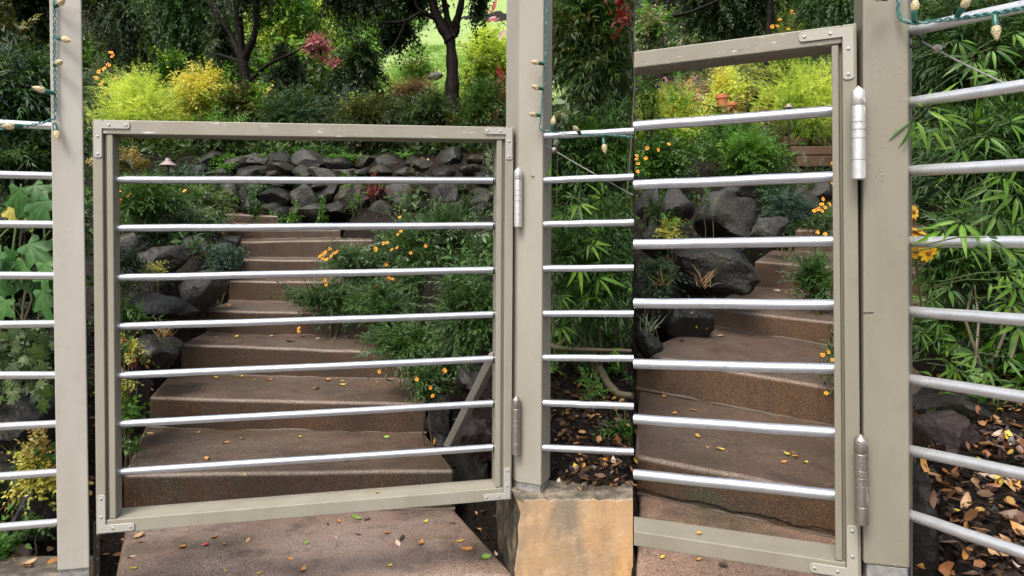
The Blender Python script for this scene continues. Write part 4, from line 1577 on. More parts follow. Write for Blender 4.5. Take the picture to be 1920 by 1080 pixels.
# ------------------------------------------------------------------ trees of the background
def tree(label, base, trunk, r0, branches, crowns, style, mat, side, seed, cat='tree', name='tree', twigs=False, scale=1.0, extra=None, group=None):
    """trunk: list of points; branches: list of (points, radius); crowns: (centre, radii, sprigs)"""
    r = np.random.default_rng(5000 + seed)
    base = Vector(base)
    root = thing(name, label, cat, base, group)
    def limb(pts, rad, nm):
        pts = [Vector(p) for p in pts]
        dense = []
        for i in range(len(pts) - 1):
            p0 = pts[max(i - 1, 0)]; p1 = pts[i]; p2 = pts[i + 1]; p3 = pts[min(i + 2, len(pts) - 1)]
            for j in range(6):
                t = j / 6
                q = .5 * ((2 * p1) + (p2 - p0) * t + (2 * p0 - 5 * p1 + 4 * p2 - p3) * t * t + (3 * p1 - p0 - 3 * p2 + p3) * t ** 3)
                dense.append(q)
        dense.append(pts[-1])
        k = len(dense)
        b = B()
        b.tube(dense, [rad * (1 - .6 * i / (k - 1)) * (1 + .10 * math.sin(i * 1.9 + seed)) for i in range(k)], 11)
        put(b.build(nm, BARK, smooth=80), root)
    if trunk:
        limb(trunk, r0, 'trunk')
    for pts, rad in branches:
        limb(pts, rad, 'branch')
    for (c, rad, n) in crowns:
        n = int(n * 1.7)
        foliage(root, r, tuple(c), rad, n, style, mat, side, 10, scale, .35, twigs, twigmat=BARK, name='crown')
        if extra:
            foliage(root, r, tuple(c), rad, int(n * extra[1]), style, extra[0], side, 10, scale, .6, False, name='crown')
    return root

def cb(x0, y0, x1, y1, d, dy, n):
    c = pt((x0 + x1) / 2, (y0 + y1) / 2, d)
    return (c, ((x1 - x0) / 2 / F * d, dy, (y1 - y0) / 2 / F * d), n)

def base_at(px, d):
    x = (px - 960) / F * d
    return Vector((x, d, float(hgt(x, d)) - .05))

# left half, far to near
b0 = base_at(-20, 11)
tree('dark bushy tree at the top left edge behind the far fence', b0, [b0, pt(-10, 150, 11), pt(0, -40, 11)], .14, [], [cb(-160, -190, 120, 115, 11, 1.1, 900)], 'treeleaf', L_DARK, 'L', 1)
b0 = base_at(215, 13)
tree('dark olive oak behind the lime green shrub', b0, [b0, pt(212, 130, 13), pt(205, -60, 13)], .14, [([pt(212, 100, 13), pt(250, 40, 13), pt(280, -40, 13)], .06)], [cb(130, -170, 320, 110, 13, 1.2, 900)], 'treeleaf', L_OLIVE, 'L', 2, extra=(L_DARK, .7))
b0 = base_at(262, 12)
tree('weeping dark conifer hanging between the oak and the green cypress', b0, [b0, pt(262, 60, 12), pt(262, -80, 12)], .09, [], [cb(205, -70, 330, 140, 12, .8, 420)], 'weep', L_DARK, 'L', 3)
b0 = base_at(352, 10)
tree('green feathery cypress left of the dark leaning trunks', b0, [b0, pt(350, 60, 10), pt(350, -90, 10)], .08, [], [cb(278, -110, 420, 118, 10, .75, 620)], 'conifer', L_MID, 'L', 4, scale=.8, extra=(L_CONIFER, .6))
b0 = base_at(545, 14)
tree('sunlit bright green tree far behind the pink maple', b0, [b0, pt(540, 60, 14), pt(540, -60, 14)], .1, [], [cb(450, -70, 650, 150, 14, 1.2, 900)], 'treeleaf', L_FRESH, 'L', 5, extra=(L_LIME, .6))
b0 = base_at(610, 12.5)
tree('pink leaved small maple among the dark conifers', b0, [b0, pt(608, 140, 12.5), pt(600, 90, 12.5)], .04, [], [cb(560, 62, 622, 100, 12.5, .4, 130), cb(590, 100, 650, 138, 12.5, .3, 60)], 'small', L_PINK, 'L', 6, name='maple_tree', scale=2.2)
b0 = base_at(478, 8.2)
tree('dark conifer with several thin leaning trunks left of centre', b0, [b0, pt(468, 190, 8.2), pt(452, 90, 8.2), pt(440, -60, 8.2)], .085,
     [([pt(455, 120, 8.2), pt(430, 60, 8.3), pt(395, 10, 8.3), pt(370, -40, 8.3)], .04), ([pt(458, 110, 8.2), pt(480, 50, 8.1), pt(478, -60, 8.1)], .05),
      ([pt(470, 150, 8.2), pt(505, 120, 8.1), pt(560, 95, 8.0)], .028), ([pt(462, 120, 8.2), pt(420, 105, 8.4), pt(395, 100, 8.5)], .025)],
     [cb(380, -170, 560, 30, 8.2, .7, 420), cb(540, -170, 740, 60, 8.6, .8, 560), cb(610, 70, 722, 190, 8.8, .5, 330), cb(390, 30, 450, 110, 9, .3, 90), cb(500, 60, 575, 175, 9.2, .3, 120)],
     'conifer', L_DARK, 'L', 7, scale=.75)
b0 = base_at(845, 8.6)
tree('big dark tree with a thick bare trunk right of centre', b0 , [b0, pt(846, 210, 8.6), pt(848, 130, 8.6), pt(843, 60, 8.6)], .128,
     [([pt(845, 75, 8.6), pt(818, 28, 8.6), pt(800, -40, 8.6)], .085), ([pt(846, 70, 8.6), pt(836, 20, 8.7), pt(824, -50, 8.7)], .055), ([pt(848, 60, 8.6), pt(862, 20, 8.5), pt(874, -50, 8.5)], .06),
      ([pt(822, 40, 8.6), pt(792, 24, 8.5), pt(758, 40, 8.4), pt(710, 42, 8.3)], .032), ([pt(800, 26, 8.6), pt(780, 10, 8.6), pt(777, -30, 8.6)], .025),
      ([pt(760, 40, 8.4), pt(742, 80, 8.4), pt(716, 106, 8.3)], .02), ([pt(852, 66, 8.55), pt(858, 50, 8.5), pt(853, 38, 8.45)], .05)],
     [cb(700, -190, 960, 8, 8.6, .9, 620), cb(720, -60, 800, 40, 9.2, .4, 160), cb(700, 20, 790, 95, 9.6, .3, 120), cb(880, -80, 915, 45, 9.4, .2, 60)],
     'treeleaf', L_DARK, 'L', 8, scale=.8, extra=(L_MID, .35))
b0 = base_at(1130, 3.7)
tree('dark leaning trunk inside the foliage right of the middle post', b0, [b0, pt(1105, 230, 3.6), pt(1128, 100, 3.5), pt(1108, 30, 3.5), pt(1100, -60, 3.5)], .045,
     [([pt(1128, 100, 3.5), pt(1150, 30, 3.5), pt(1160, -40, 3.4)], .025)], [cb(1040, -120, 1180, 20, 3.5, .3, 120)], 'broad', L_DARK, 'L', 9, extra=(L_GREY, .3), scale=1.3)

# shrubs of the left half
S = 0
DENS = 1.9
def sh(*a, **k):
    global S
    S += 1
    a = list(a)
    if a[6] > 60:
        a[6] = int(a[6] * DENS)
    if k.get('extra'):
        k['extra'] = [(m, int(n * (DENS if n > 40 else 1)), t0, t1) for (m, n, t0, t1) in k['extra']]
    k.setdefault('seed', S)
    return shrub(*a, **k)

sh((160, 122, 365, 260), 7.6, .55, 'feather', L_LIME, 'lime green feathery shrub just above the left end of the wide gate', 620, side='L', scale=1.0, lobes=10, shell=.75, tmin=.25, extra=[(L_FRESH, 120, .3, 1), (L_LIME, 260, .5, 1)])
sh((305, 112, 475, 240), 8.3, .5, 'broad', L_YELLOW, 'yellowing leafy shrub right of the lime green one', 420, side='L', scale=1.0, shell=.7, tmin=.2, extra=[(L_FRESH, 140, .3, 1), (L_LIME, 120, .4, 1)])
r0, c0, rad0, rr0 = sh((150, 100, 250, 235), 8.6, .35, 'feather', L_GREY, 'grey green shrub with orange flowers beside the far left post', 260, side='L', extra=[(L_MID, 140, 0, .7)])
for (x, y) in ((208, 100), (212, 106), (187, 135), (197, 130), (180, 147), (203, 123), (217, 149), (191, 158), (197, 178), (214, 182)):
    flower(r0, pt(x, y, 8.1), .03, 1)
sh((852, 56, 965, 165), 10.5, .5, 'broad', L_LIME, 'bright yellow green shrub between the big trunk and the middle post', 330, side='L', scale=1.7, shell=.7, tmin=.2, extra=[(L_FRESH, 120, .4, 1)])
sh((735, 70, 835, 160), 11.5, .4, 'lance', L_FRESH, 'loose pale green weeds in front of the sunny lawn', 110, side='L', scale=1.8, extra=[(L_DRYGRASS, 40, .3, 1)])
r1, c1, _, _ = sh((912, 90, 955, 135), 7.9, .12, 'small', L_RED, 'red leaved twigs beside the middle post above the gate', 26, side='L', scale=1.6, extra=[(L_PINK, 14, .3, 1)])
for (x, y, ang, ln) in ((921, 20, 1.2, .055), (926, 0, 1.3, .07), (924, 40, 2.9, .06), (918, 31, 2.7, .05), (942, 62, -2.2, .09)):
    pass

sh((405, 140, 520, 245), 7.9, .35, 'broad', L_OLIVE, 'olive green shrub under the leaning trunks above the gate', 260, side='L', extra=[(L_FRESH, 120, .3, 1), (L_YELLOW, 40, .1, .8)])
sh((255, 95, 400, 150), 9.4, .4, 'broad', L_MID, 'mid green shrub behind the lime green and yellowing shrubs', 200, side='L', scale=1.2, extra=[(L_FRESH, 120, .2, 1), (L_LIME, 50, .2, .8)])
# bed above the stone wall
for i, (bx, d, mat, st, lab, n, ex) in enumerate([
    ((455, 150, 640, 262), 7.6, L_MARI, 'lance', 'deep green spiky plant under the dark conifer above the gate', 420, [(L_BLUE, 110, .3, 1), (L_OLIVE, 90, .2, 1)]),
    ((600, 152, 770, 262), 7.5, L_OLIVE, 'lance', 'olive spiky plant in the middle above the gate', 380, [(L_BLUE, 170, .2, .9)]),
    ((740, 158, 880, 262), 7.4, L_CONIFER, 'lance', 'dark green spiky plant at the foot of the big trunk', 360, [(L_OLIVE, 120, .3, 1)]),
    ((850, 150, 975, 268), 7.3, L_MID, 'lance', 'green spiky plant left of the middle post above the gate', 340, [(L_OLIVE, 120, .2, .9)]),
    ((330, 200, 480, 268), 7.2, L_CONIFER, 'lance', 'dark plant under the yellowing shrub', 260, [(L_FRESH, 60, .2, .9)]),
]):
    sh(bx, d, .4, st, mat, lab, n, side='L', scale=1.15, name='bedding_plant', cat='plant', extra=ex, lobes=9, twigs=False)
sh((640, 160, 700, 205), 8.0, .2, 'broad', L_LIME, 'small bright green seedling among the dark plants above the gate', 50, side='L', cat='plant', name='bedding_plant')
sh((728, 146, 830, 182), 10.4, .3, 'lance', L_DRYGRASS, 'rusty dry grass at the edge of the lawn', 150, side='L', cat='grass', name='dry_plant', scale=1.0, twigs=False, stems=0)

def blades(root, r, c, rad, n, length, width, mat, lean=.5, side=None, name='blades', up=1.0):
    c = np.array(c)
    P = c + r.normal(0, .5, (n, 3)) * np.array([rad[0], rad[1], 0.02])
    D = unit(r.normal(0, lean, (n, 3)) * np.array([1, 1, .2]) + np.array([0, 0, up]))
    N_ = unit(r.normal(size=(n, 3)) + D * 0 + np.array([0, -.5, .6]))
    L = length * r.uniform(.5, 1.2, n)
    leaf_cloud(name, P, D, N_, L, np.full(n, width) * r.uniform(.7, 1.2, n), r.uniform(0, 1, n), mat, root, 'blade', side)

def tuft(px, py, d, n, length, width, mat, label, side, lean=.7, rad=.03, name='grass_tuft', cat='grass', seed=0):
    r = np.random.default_rng(9000 + seed + int(px))
    p = pt(px, py, d)
    z = float(hgt(p.x, p.y))
    root = thing(name, label, cat, (p.x, p.y, p.z))
    blades(root, r, p, (rad, rad), n, length, width, mat, lean, side)
    return root

def fern(px, py, d, k, length, mat, label, side, seed=0, up=1.2, mat2=None):
    """arching fronds with leaflets along both sides"""
    r = np.random.default_rng(8000 + seed)
    p = pt(px, py, d)
    root = thing('fern', label, 'fern', p)
    for i in range(k):
        dr = Vector((r.normal(0, .6), r.normal(0, .5) - .15, up * r.uniform(.6, 1.1))).normalized()
        ln = length * r.uniform(.7, 1.15)
        Sx = np.array([p[:]]); Dx = np.array([dr[:]])
        PP, DD, NN, LL, WW, st = sprig_leaves(r, Sx, Dx, ln, 26, ln * .17, ln * .038, .35, (1.2, 1.45), .2)
        tp = np.tile(np.linspace(0, 1, 26), 2)
        LL = ln * .19 * np.sin(np.pi * np.clip(tp * .86 + .12, 0, 1)) + .004
        leaf_cloud('frond', PP, DD, NN, LL, np.maximum(LL * .22, .003), np.clip(r.uniform(.2, .9) + r.normal(0, .1, len(PP)), 0, 1), mat if (mat2 is None or r.random() < .6) else mat2, root, 'diamond', side)
    return root
fern(228, 335, 5.4, 9, .42, L_GOLD, 'golden fern in front of the path light behind the wide gate', 'L', 1, 1.6, L_OLIVE)
fern(262, 330, 5.5, 6, .34, L_GREY, 'grey green fern left of the path light', 'L', 2, 1.5, L_GOLD)

# path light with a mushroom shade
p = pt(315, 306, 5.9)
root = thing('path_light', 'mauve mushroom shaped path light behind the wide gate', 'lamp', (p.x, p.y, float(hgt(p.x, p.y))))
b = B()
b.lathe(p + Vector((0, 0, -.022)), p + Vector((0, 0, .042)), [(0, .071), (.06, .073), (.3, .052), (.55, .03), (.68, .022), (.7, .024), (1, .021)], 22)
put(b.build('lamp_shade', LAMP, smooth=40), root)
b = B()
b.tube([Vector((p.x, p.y, float(hgt(p.x, p.y)) - .02)), p + Vector((0, 0, -.02))], .011, 8)
put(b.build('stem', DARK_METAL, smooth=60), root)

# ground cover on the wall
root = thing('ground_cover', 'bright green creeping ground cover along the top of the stone wall', 'plant', pt(560, 300, 6.7))
r = np.random.default_rng(31)
for (x0, y0, x1, y1, d, n, m) in ((365, 286, 470, 308, 6.75, 50, L_FRESH), (470, 282, 510, 300, 6.8, 25, L_FRESH), (520, 286, 560, 300, 6.85, 25, L_MID), (590, 284, 735, 304, 6.75, 130, L_FRESH), (380, 300, 470, 325, 6.6, 30, L_FRESH), (500, 320, 640, 345, 6.45, 26, L_MID), (640, 330, 760, 350, 6.4, 20, L_MID), (420, 330, 520, 372, 6.3, 24, L_MID), (730, 280, 775, 298, 6.8, 20, L_FRESH), (380, 270, 720, 290, 7.0, 80, L_MID)):
    c, rd, n = cb(x0, y0, x1, y1, d, .1, n)
    foliage(root, r, c, rd, n, 'small', m, 'L', 6, 1.0, .4, False)
for i, (x0, y0, x1, y1, n, m, lab) in enumerate([
    (498, 375, 536, 402, 34, L_FRESH, 'round bright green plant growing between the lower wall stones'),
    (536, 350, 558, 378, 16, L_FRESH, 'small green tuft between two grey wall stones'),
    (588, 364, 616, 392, 20, L_FRESH, 'green rosette plant right of the wide brown wall stone'),
    (550, 386, 570, 402, 12, L_MID, 'tiny green plant low on the stone wall'),
    (525, 402, 608, 420, 46, L_MID, 'green ivy patch along the foot of the stone wall'),
    (610, 405, 645, 420, 18, L_MID, 'green ivy clump at the right end of the wall foot'),
    (395, 355, 425, 385, 22, L_MID, 'green sprig left of the upright pale wall stone'),
]):
    sh((x0, y0, x1, y1), 6.15, .06, 'small', m, lab, n, side='L', cat='plant', name='wall_plant', scale=.85, stems=1, twigs=False, lobes=5)
sh((672, 308, 728, 332), 6.3, .06, 'small', L_RED, 'red creeping plant on the stone wall', 16, side='L', cat='plant', name='wall_plant', scale=.7, extra=[(L_FRESH, 14, .2, 1)], twigs=False, lobes=5)

# left slope
for (bx, m, lab, n) in (((745, 300, 800, 335), L_OLIVE, 'olive creeper over the stones at the right of the wall', 40), ((455, 330, 500, 352), L_MID, 'green creeper hanging over the second course of stones', 26), ((640, 300, 690, 326), L_FRESH, 'light green creeper on the top course of stones', 26), ((825, 330, 900, 372), L_CONIFER, 'dark leafy sprigs between the right hand wall stones', 46)):
    sh(bx, 6.15, .07, 'small', m, lab, n, side='L', cat='plant', name='wall_plant', scale=.85, stems=1, twigs=False, lobes=5)
r0, c0, _, _ = sh((205, 326, 345, 420), 4.9, .3, 'mari', L_MID, 'leafy green marigold bush behind the left end of the second gate rail', 330, side='L', scale=1.15, extra=[(L_FRESH, 200, .1, 1)])
for (x, y) in ((225, 361), (243, 367), (225, 381), (226, 376), (347, 359)):
    flower(r0, pt(x, y, 4.6), .015, 1)
sh((310, 330, 430, 425), 5.5, .3, 'mari', L_OLIVE, 'pale yellowish scrub left of the upper steps', 210, side='L', scale=1.2, extra=[(L_GREY, 90, .2, 1), (L_FRESH, 50, .2, 1)])
sh((235, 296, 420, 345), 6.2, .3, 'lance', L_CONIFER, 'dark green plants under the path light', 180, side='L', scale=1.0, extra=[(L_BLUE, 60, .2, 1)], cat='plant', name='bedding_plant')
sh((290, 385, 440, 430), 5.2, .2, 'mari', L_GREY, 'grey green sprawling scrub in front of the upper steps', 130, side='L', extra=[(L_MID, 60, .2, 1)], cat='plant', name='bedding_plant')
sh((372, 442, 458, 512), 4.55, .18, 'succ', L_BLUE, 'blue grey trailing plant over the boulders by the seventh step', 150, side='L', cat='plant', name='trailing_plant', twigs=False)
sh((262, 482, 318, 522), 3.75, .08, 'small', L_YELLOW, 'yellow green weed in front of the largest grey boulder', 46, side='L', cat='plant', name='weed', scale=.7)
sh((208, 462, 272, 530), 3.5, .1, 'lance', L_CONIFER, 'dark green plant behind the third gate rail at the left', 60, side='L', cat='plant', name='weed', scale=.9, extra=[(L_BLUE, 20, .3, 1)])
sh((205, 545, 275, 620), 3.1, .1, 'lance', L_MID, 'green weed in front of the long dark boulder', 46, side='L', cat='plant', name='weed', scale=.8)
sh((206, 618, 275, 690), 2.75, .08, 'small', L_YELLOW, 'yellow and green creeper hanging behind the left stile', 34, side='L', cat='plant', name='creeper', scale=.7, extra=[(L_MID, 34, .1, .9), (L_RED, 6, .6, 1)])
sh((204, 690, 250, 760), 2.6, .06, 'small', L_YELLOW, 'sparse yellow creeper low behind the left stile', 16, side='L', cat='plant', name='creeper', scale=.6, extra=[(L_MID, 12, .1, .9)])
sh((212, 748, 278, 800), 2.62, .05, 'broad', L_FRESH, 'fresh green seedling at the left end of the second step', 22, side='L', cat='plant', name='seedling', scale=.55, stems=1)
sh((243, 818, 264, 846), 2.5, .03, 'small', L_MID, 'tiny green weed at the left edge of the lowest step', 10, side='L', cat='plant', name='weed', scale=.7, stems=1)
tuft(310, 632, 3.05, 26, .09, .004, L_DRYGRASS, 'dry grass tuft beside the pointed boulder', 'L')

# the marigold sprawling over the steps from the right
GM = 'marigold bushes right of the stairs'
def mari(bx, d, dy, n, lab, fl, scale=1.0, tmin=0, mat=L_MARI, fsz=.0105, ex=None, fk=1):
    root, c, rad, r = sh(bx, d, dy, 'mari', mat, lab, n, side='L', scale=scale, lobes=9, extra=ex, tmin=tmin, shell=.4, name='marigold_bush', group=GM)
    for (x, y) in fl:
        flower(root, pt(x, y, d - dy * .75), fsz, fk)
    return root
mari((700, 378, 945, 560), 4.3, .4, 760, 'largest green marigold bush behind the right half of the wide gate', [(750, 408), (747, 440), (752, 434), (798, 461), (770, 474), (720, 457), (726, 456), (735, 469), (745, 465)], ex=[(L_GREY, 120, .2, .9), (L_MID, 160, .2, 1)])
mari((590, 425, 730, 545), 4.35, .3, 330, 'sprawling marigold bush with an orange flower cluster over the middle steps', [(601, 481), (606, 476), (612, 473), (622, 481), (613, 487), (604, 485), (626, 476), (633, 473), (618, 468), (706, 469), (704, 466), (724, 496), (609, 525), (612, 533), (735, 524), (739, 528), (728, 519), (706, 537)], ex=[(L_GREY, 60, .2, .9)], fsz=.0125)
mari((530, 520, 690, 600), 3.95, .2, 150, 'thin marigold sprays reaching across the fourth step', [(561, 616), (560, 622)], ex=[(L_MID, 40, .3, 1)])
mari((640, 520, 800, 612), 3.8, .3, 260, 'marigold sprays hanging over the third and fourth steps', [], ex=[(L_MID, 60, .2, 1)])
mari((690, 590, 850, 690), 3.2, .22, 260, 'dark green marigold mound at the right end of the third step', [(713, 697), (833, 695)], tmin=.05, ex=[(L_MID, 90, .2, 1)])
mari((775, 660, 835, 750), 2.85, .1, 70, 'marigold sprig drooping in front of the second step', [(808, 727), (781, 711), (812, 743), (834, 696)], scale=.85, ex=[(L_MID, 30, .3, 1)], fsz=.009)
mari((820, 470, 945, 700), 3.0, .25, 420, 'dark marigold bush between the steps and the middle post', [], ex=[(L_MID, 120, .1, .9)])
sh((900, 255, 960, 345), 6.2, .2, 'lance', L_GREY, 'grey willow like plant behind the right stile of the wide gate', 60, side='L', cat='plant', name='bedding_plant')

# bamboo like foliage behind the fence right of the middle post
sh((985, -60, 1260, 210), 3.1, .35, 'bamboo', L_BAMB, 'dark bamboo like foliage filling the gap above the rails right of the middle post', 620, side='L', scale=.9, lobes=14, extra=[(L_DARK, 420, .3, 1), (L_OLIVE, 120, .2, .9)], tmax=.8)
sh((985, 190, 1260, 420), 2.9, .35, 'bamboo', L_BAMB, 'dark green bamboo like foliage at the middle rails right of the middle post', 620, side='L', scale=.85, lobes=14, extra=[(L_MARI, 340, .1, .9)])
rb, cbm, _, rbr = sh((985, 330, 1260, 620), 2.55, .28, 'bamboo', L_BAMB, 'bright bamboo like bush at the lower rails right of the middle post', 560, side='L', scale=.75, lobes=14, extra=[(L_MARI, 300, .1, 1)])
for (x, y, d, up, k, ln) in ((1060, 352, 2.2, .5, 5, .075), (1035, 375, 2.25, .2, 4, .07), (1085, 380, 2.2, -.3, 5, .08), (1130, 372, 2.2, .4, 4, .07), (1060, 400, 2.2, -.5, 5, .075), (1105, 455, 2.15, -.2, 5, .09),
                             (1125, 440, 2.12, .3, 5, .08), (1150, 430, 2.12, .1, 4, .085), (1085, 495, 2.1, -.6, 3, .08), (1170, 445, 2.1, -.1, 4, .08), (1160, 545, 2.1, -.3, 5, .09), (1140, 535, 2.1, .2, 5, .085),
                             (1175, 575, 2.1, -.6, 5, .09), (1125, 560, 2.15, .1, 4, .08), (1155, 600, 2.1, -.7, 5, .08), (1050, 555, 2.2, -.2, 4, .06), (1120, 520, 2.05, -.4, 4, .085), (1028, 340, 2.0, .7, 3, .07),
                             (1050, 610, 2.2, -.5, 4, .07), (1160, 640, 2.1, -.8, 4, .07), (1145, 655, 2.2, -.8, 4, .06)):
    if x < 1178:
        palmate_sprig(rb, pt(x, y, d), Vector((rbr.normal(0, .8) - .2, -.3, up)), k, ln, LANCE_L if rbr.random() < .6 else LANCE_D, rbr)
flower(rb, pt(1021, 517, 2.0), .014, 2, (1, -1, 0))
b = B()
b.tube([pt(1022, 640, 2.45), pt(1040, 652, 2.42), pt(1075, 655, 2.4), pt(1120, 656, 2.38), pt(1184, 658, 2.36)], [.009, .010, .008, .007, .006], 8)
put(b.build('branch', TWIG, smooth=70), rb)
b = B()
b.tube([pt(1040, 652, 2.42), pt(1062, 636, 2.44), pt(1075, 620, 2.48)], [.009, .007, .005], 8)
put(b.build('branch', TWIG, smooth=70), rb)
b = B()
b.tube([pt(1125, 690, 2.5), pt(1140, 720, 2.4), pt(1160, 740, 2.36), pt(1186, 742, 2.33)], [.012, .014, .014, .011], 8)
put(b.build('branch', TWIG, smooth=70), rb)
sh((1080, 690, 1150, 760), 2.35, .06, 'mari', L_FRESH, 'thin pale sprig in front of the dark mulch under the rails', 14, side='L', cat='plant', name='weed', scale=.7, stems=1)
sh((1140, 770, 1230, 830), 2.25, .06, 'mari', L_MID, 'small green plant in the mulch near the end of the rails', 40, side='L', cat='plant', name='weed', scale=.8, stems=1)
sh((1015, 195, 1070, 240), 2.7, .08, 'broad', L_GREY, 'silvery leaves just above the rail beside the middle post', 16, side='L', cat='plant', name='bedding_plant', scale=1.0)
sh((1150, -30, 1200, 75), 2.6, .08, 'broad', L_RED, 'dark red leaved twig high at the end of the rails', 9, side='L', scale=.8, tmax=.12, stems=1)

# red twig beside the middle post
root = thing('red_leaf_twig', 'twig with glossy red leaves hanging beside the middle post above the gate', 'twig', pt(946, 44, 2.6))
b = B()
b.tube([pt(950, 48, 2.6), pt(932, 34, 2.6), pt(922, 22, 2.6)], [.002, .0016, .001], 5)
put(b.build('stem', TWIG), root)
RL = [hero_leaf('leaf', lance_prof(.16), .2, .3, .75, L_RED), hero_leaf('leaf', lance_prof(.18), .1, .3, .95, L_PINK)]
for (x, y, dx, dz, ln, k) in ((923, 22, .35, 1, .052, 0), (924, 22, -.9, .1, .026, 0), (931, 32, -1, -.15, .03, 1), (937, 36, -1, -.02, .05, 0), (948, 55, -.6, -.9, .05, 1)):
    leaf_part(root, RL[k], pt(x, y, 2.6), (dx, -.1, dz), (0, -1, .3), ln)

# near left bed, behind the far left fence
sh((-70, 80, 118, 250), 3.0, .3, 'lance', L_BLUE, 'blue green willowy plant behind the top rails of the far left fence', 330, side='L', scale=1.05, extra=[(L_MID, 140, .1, .8), (L_GREY, 50, .3, 1)], lobes=9)
sh((-70, 220, 118, 345), 2.9, .25, 'lance', L_BLUE, 'dark blue green willowy plant behind the second rail of the far left fence', 260, side='L', scale=1.0, extra=[(L_CONIFER, 160, .1, .9)], lobes=9)
sh((-90, 330, 130, 640), 3.1, .25, 'broad', L_DARK, 'dark undergrowth behind the big lobed leaves', 260, side='L', scale=1.2, extra=[(L_MID, 60, 0, .6)], lobes=9)
sh((-70, -20, 100, 110), 6.5, .5, 'treeleaf', L_OLIVE, 'olive leaved shrub at the top left corner', 110, side='L', scale=.8, extra=[(L_PIERIS, 20, .3, 1)])

root = thing('lobed_leaf_plant', 'plant with big lobed green leaves and yellow ones behind the far left fence', 'plant', pt(50, 600, 2.3))
for (x, y, dx, dz, ln, k) in ((38, 350, -.1, -1, .105, 2), (62, 346, .7, -.5, .08, 1), (88, 348, .2, -1, .08, 2), (70, 362, .25, -1, .09, 3), (95, 372, -.7, -.8, .12, 1), (52, 372, .1, -1, .09, 1), (28, 385, -.25, -1, .07, 9), (60, 398, -.1, -1, .062, 9),
                              (50, 455, .55, -.35, .115, 2), (22, 468, -.3, -1, .08, 1), (5, 470, -.6, -.6, .08, 2), (48, 488, -.2, -1, .09, 3), (85, 492, .1, -1, .09, 3), (16, 490, -.3, -1, .09, 1), (80, 542, .3, -1, .1, 2), (12, 560, -.2, -1, .085, 3),
                              (95, 505, .4, -1, .09, 2), (-8, 520, .3, -1, .1, 2), (72, 520, -.1, -1, .08, 0), (34, 520, .6, -.8, .06, 0)):
    leaf_part(root, PALM_Y[0] if k == 9 else PALM[k], pt(x, y, 2.3 + random.uniform(-.08, .05)), (dx, random.uniform(-.45, -.1), dz), (random.uniform(-.3, .3), -1, random.uniform(.3, .9)), ln * 1.08)
b = B()
for pts in (([pt(95, 432, 2.35), pt(70, 462, 2.33), pt(52, 485, 2.32)]), ([pt(105, 445, 2.4), pt(60, 475, 2.36), pt(15, 540, 2.34), pt(-10, 560, 2.34)]), ([pt(15, 430, 2.4), pt(-5, 450, 2.4), pt(-20, 470, 2.4)]), ([pt(30, 620, 2.45), pt(20, 500, 2.4), pt(40, 345, 2.38)]), ([pt(70, 620, 2.45), pt(85, 480, 2.4), pt(80, 345, 2.38)])):
    b = B()
    b.tube(pts, .0035, 6)
    put(b.build('stem', TWIGG, smooth=60), root)

root = thing('holly_bush', 'glossy dark holly bush behind the lower rails of the far left fence', 'shrub', pt(50, 760, 2.4))
r = np.random.default_rng(77)
for i in range(70):
    x, y = r.uniform(-25, 105), r.uniform(600, 750)
    leaf_part(root, HOLLY[int(r.integers(3))], pt(x, y, 2.33 + r.uniform(-.06, .2)), (r.normal(0, .7), -.35, r.normal(-.3, .6)), (r.normal(0, .4), -1, r.uniform(.3, 1)), r.uniform(.04, .065))
woody(root, r, pt(50, 790, 2.5), [pt(20, 640, 2.45), pt(80, 640, 2.45), pt(50, 610, 2.5)], .007, TWIG)
sh((0, 600, 110, 745), 2.75, .2, 'broad', L_DARK, 'dark leaves inside the shade behind the holly', 120, side='L', scale=.9)

root, c, rad, r = sh((34, 800, 112, 955), 2.12, .05, 'small', L_YELLOW, 'plant with small yellow leaves below the sixth rail of the far left fence', 70, side='L', cat='plant', name='yellow_leaf_plant', scale=.75, extra=[(L_GOLD, 20, .3, 1), (L_MID, 16, .2, .9)], stems=3)
b = B()
b.tube([pt(-10, 966, 2.05), pt(18, 940, 2.06), pt(42, 918, 2.08)], .0022, 5)
put(b.build('red_stem', L_RED), root)
sh((-20, 890, 62, 950), 2.2, .05, 'lance', L_CONIFER, 'green leaves at the left edge under the seventh rail', 26, side='L', cat='plant', name='weed', scale=.8, stems=1)
sh((36, 958, 92, 1008), 2.0, .04, 'small', L_MID, 'small green plant at the bottom rail of the far left fence', 34, side='L', cat='plant', name='weed', scale=.6, stems=1)
sh((-25, 985, 40, 1065), 1.98, .05, 'broad', L_FRESH, 'fresh green plant in the bottom left corner beside the pink stone', 22, side='L', cat='plant', name='weed', scale=.6, stems=1, extra=[(L_MID, 18, .2, .9)])
tuft(60, 862, 2.2, 60, .09, .0022, L_OLIVE, 'fine grass tuft behind the yellow leaved plant', 'L', .9)

# grass blades of the lawn
r = np.random.default_rng(12)
n = 26000
X = r.uniform(-2.6, .6, n); Y = 10.3 + (r.uniform(0, 1, n) ** 1.5) * 8
P = np.stack([X, Y, hgt(X, Y) + .04], 1)
D = unit(r.normal(0, .35, (n, 3)) + np.array([0, 0, 1.0]))
lawn_root = None
leaf_cloud('lawn_grass', P, D, unit(r.normal(size=(n, 3)) + np.array([0, -1, .3])), r.uniform(.05, .11, n), np.full(n, .012), r.uniform(0, 1, n), L_GRASS, None, 'blade', 'L')

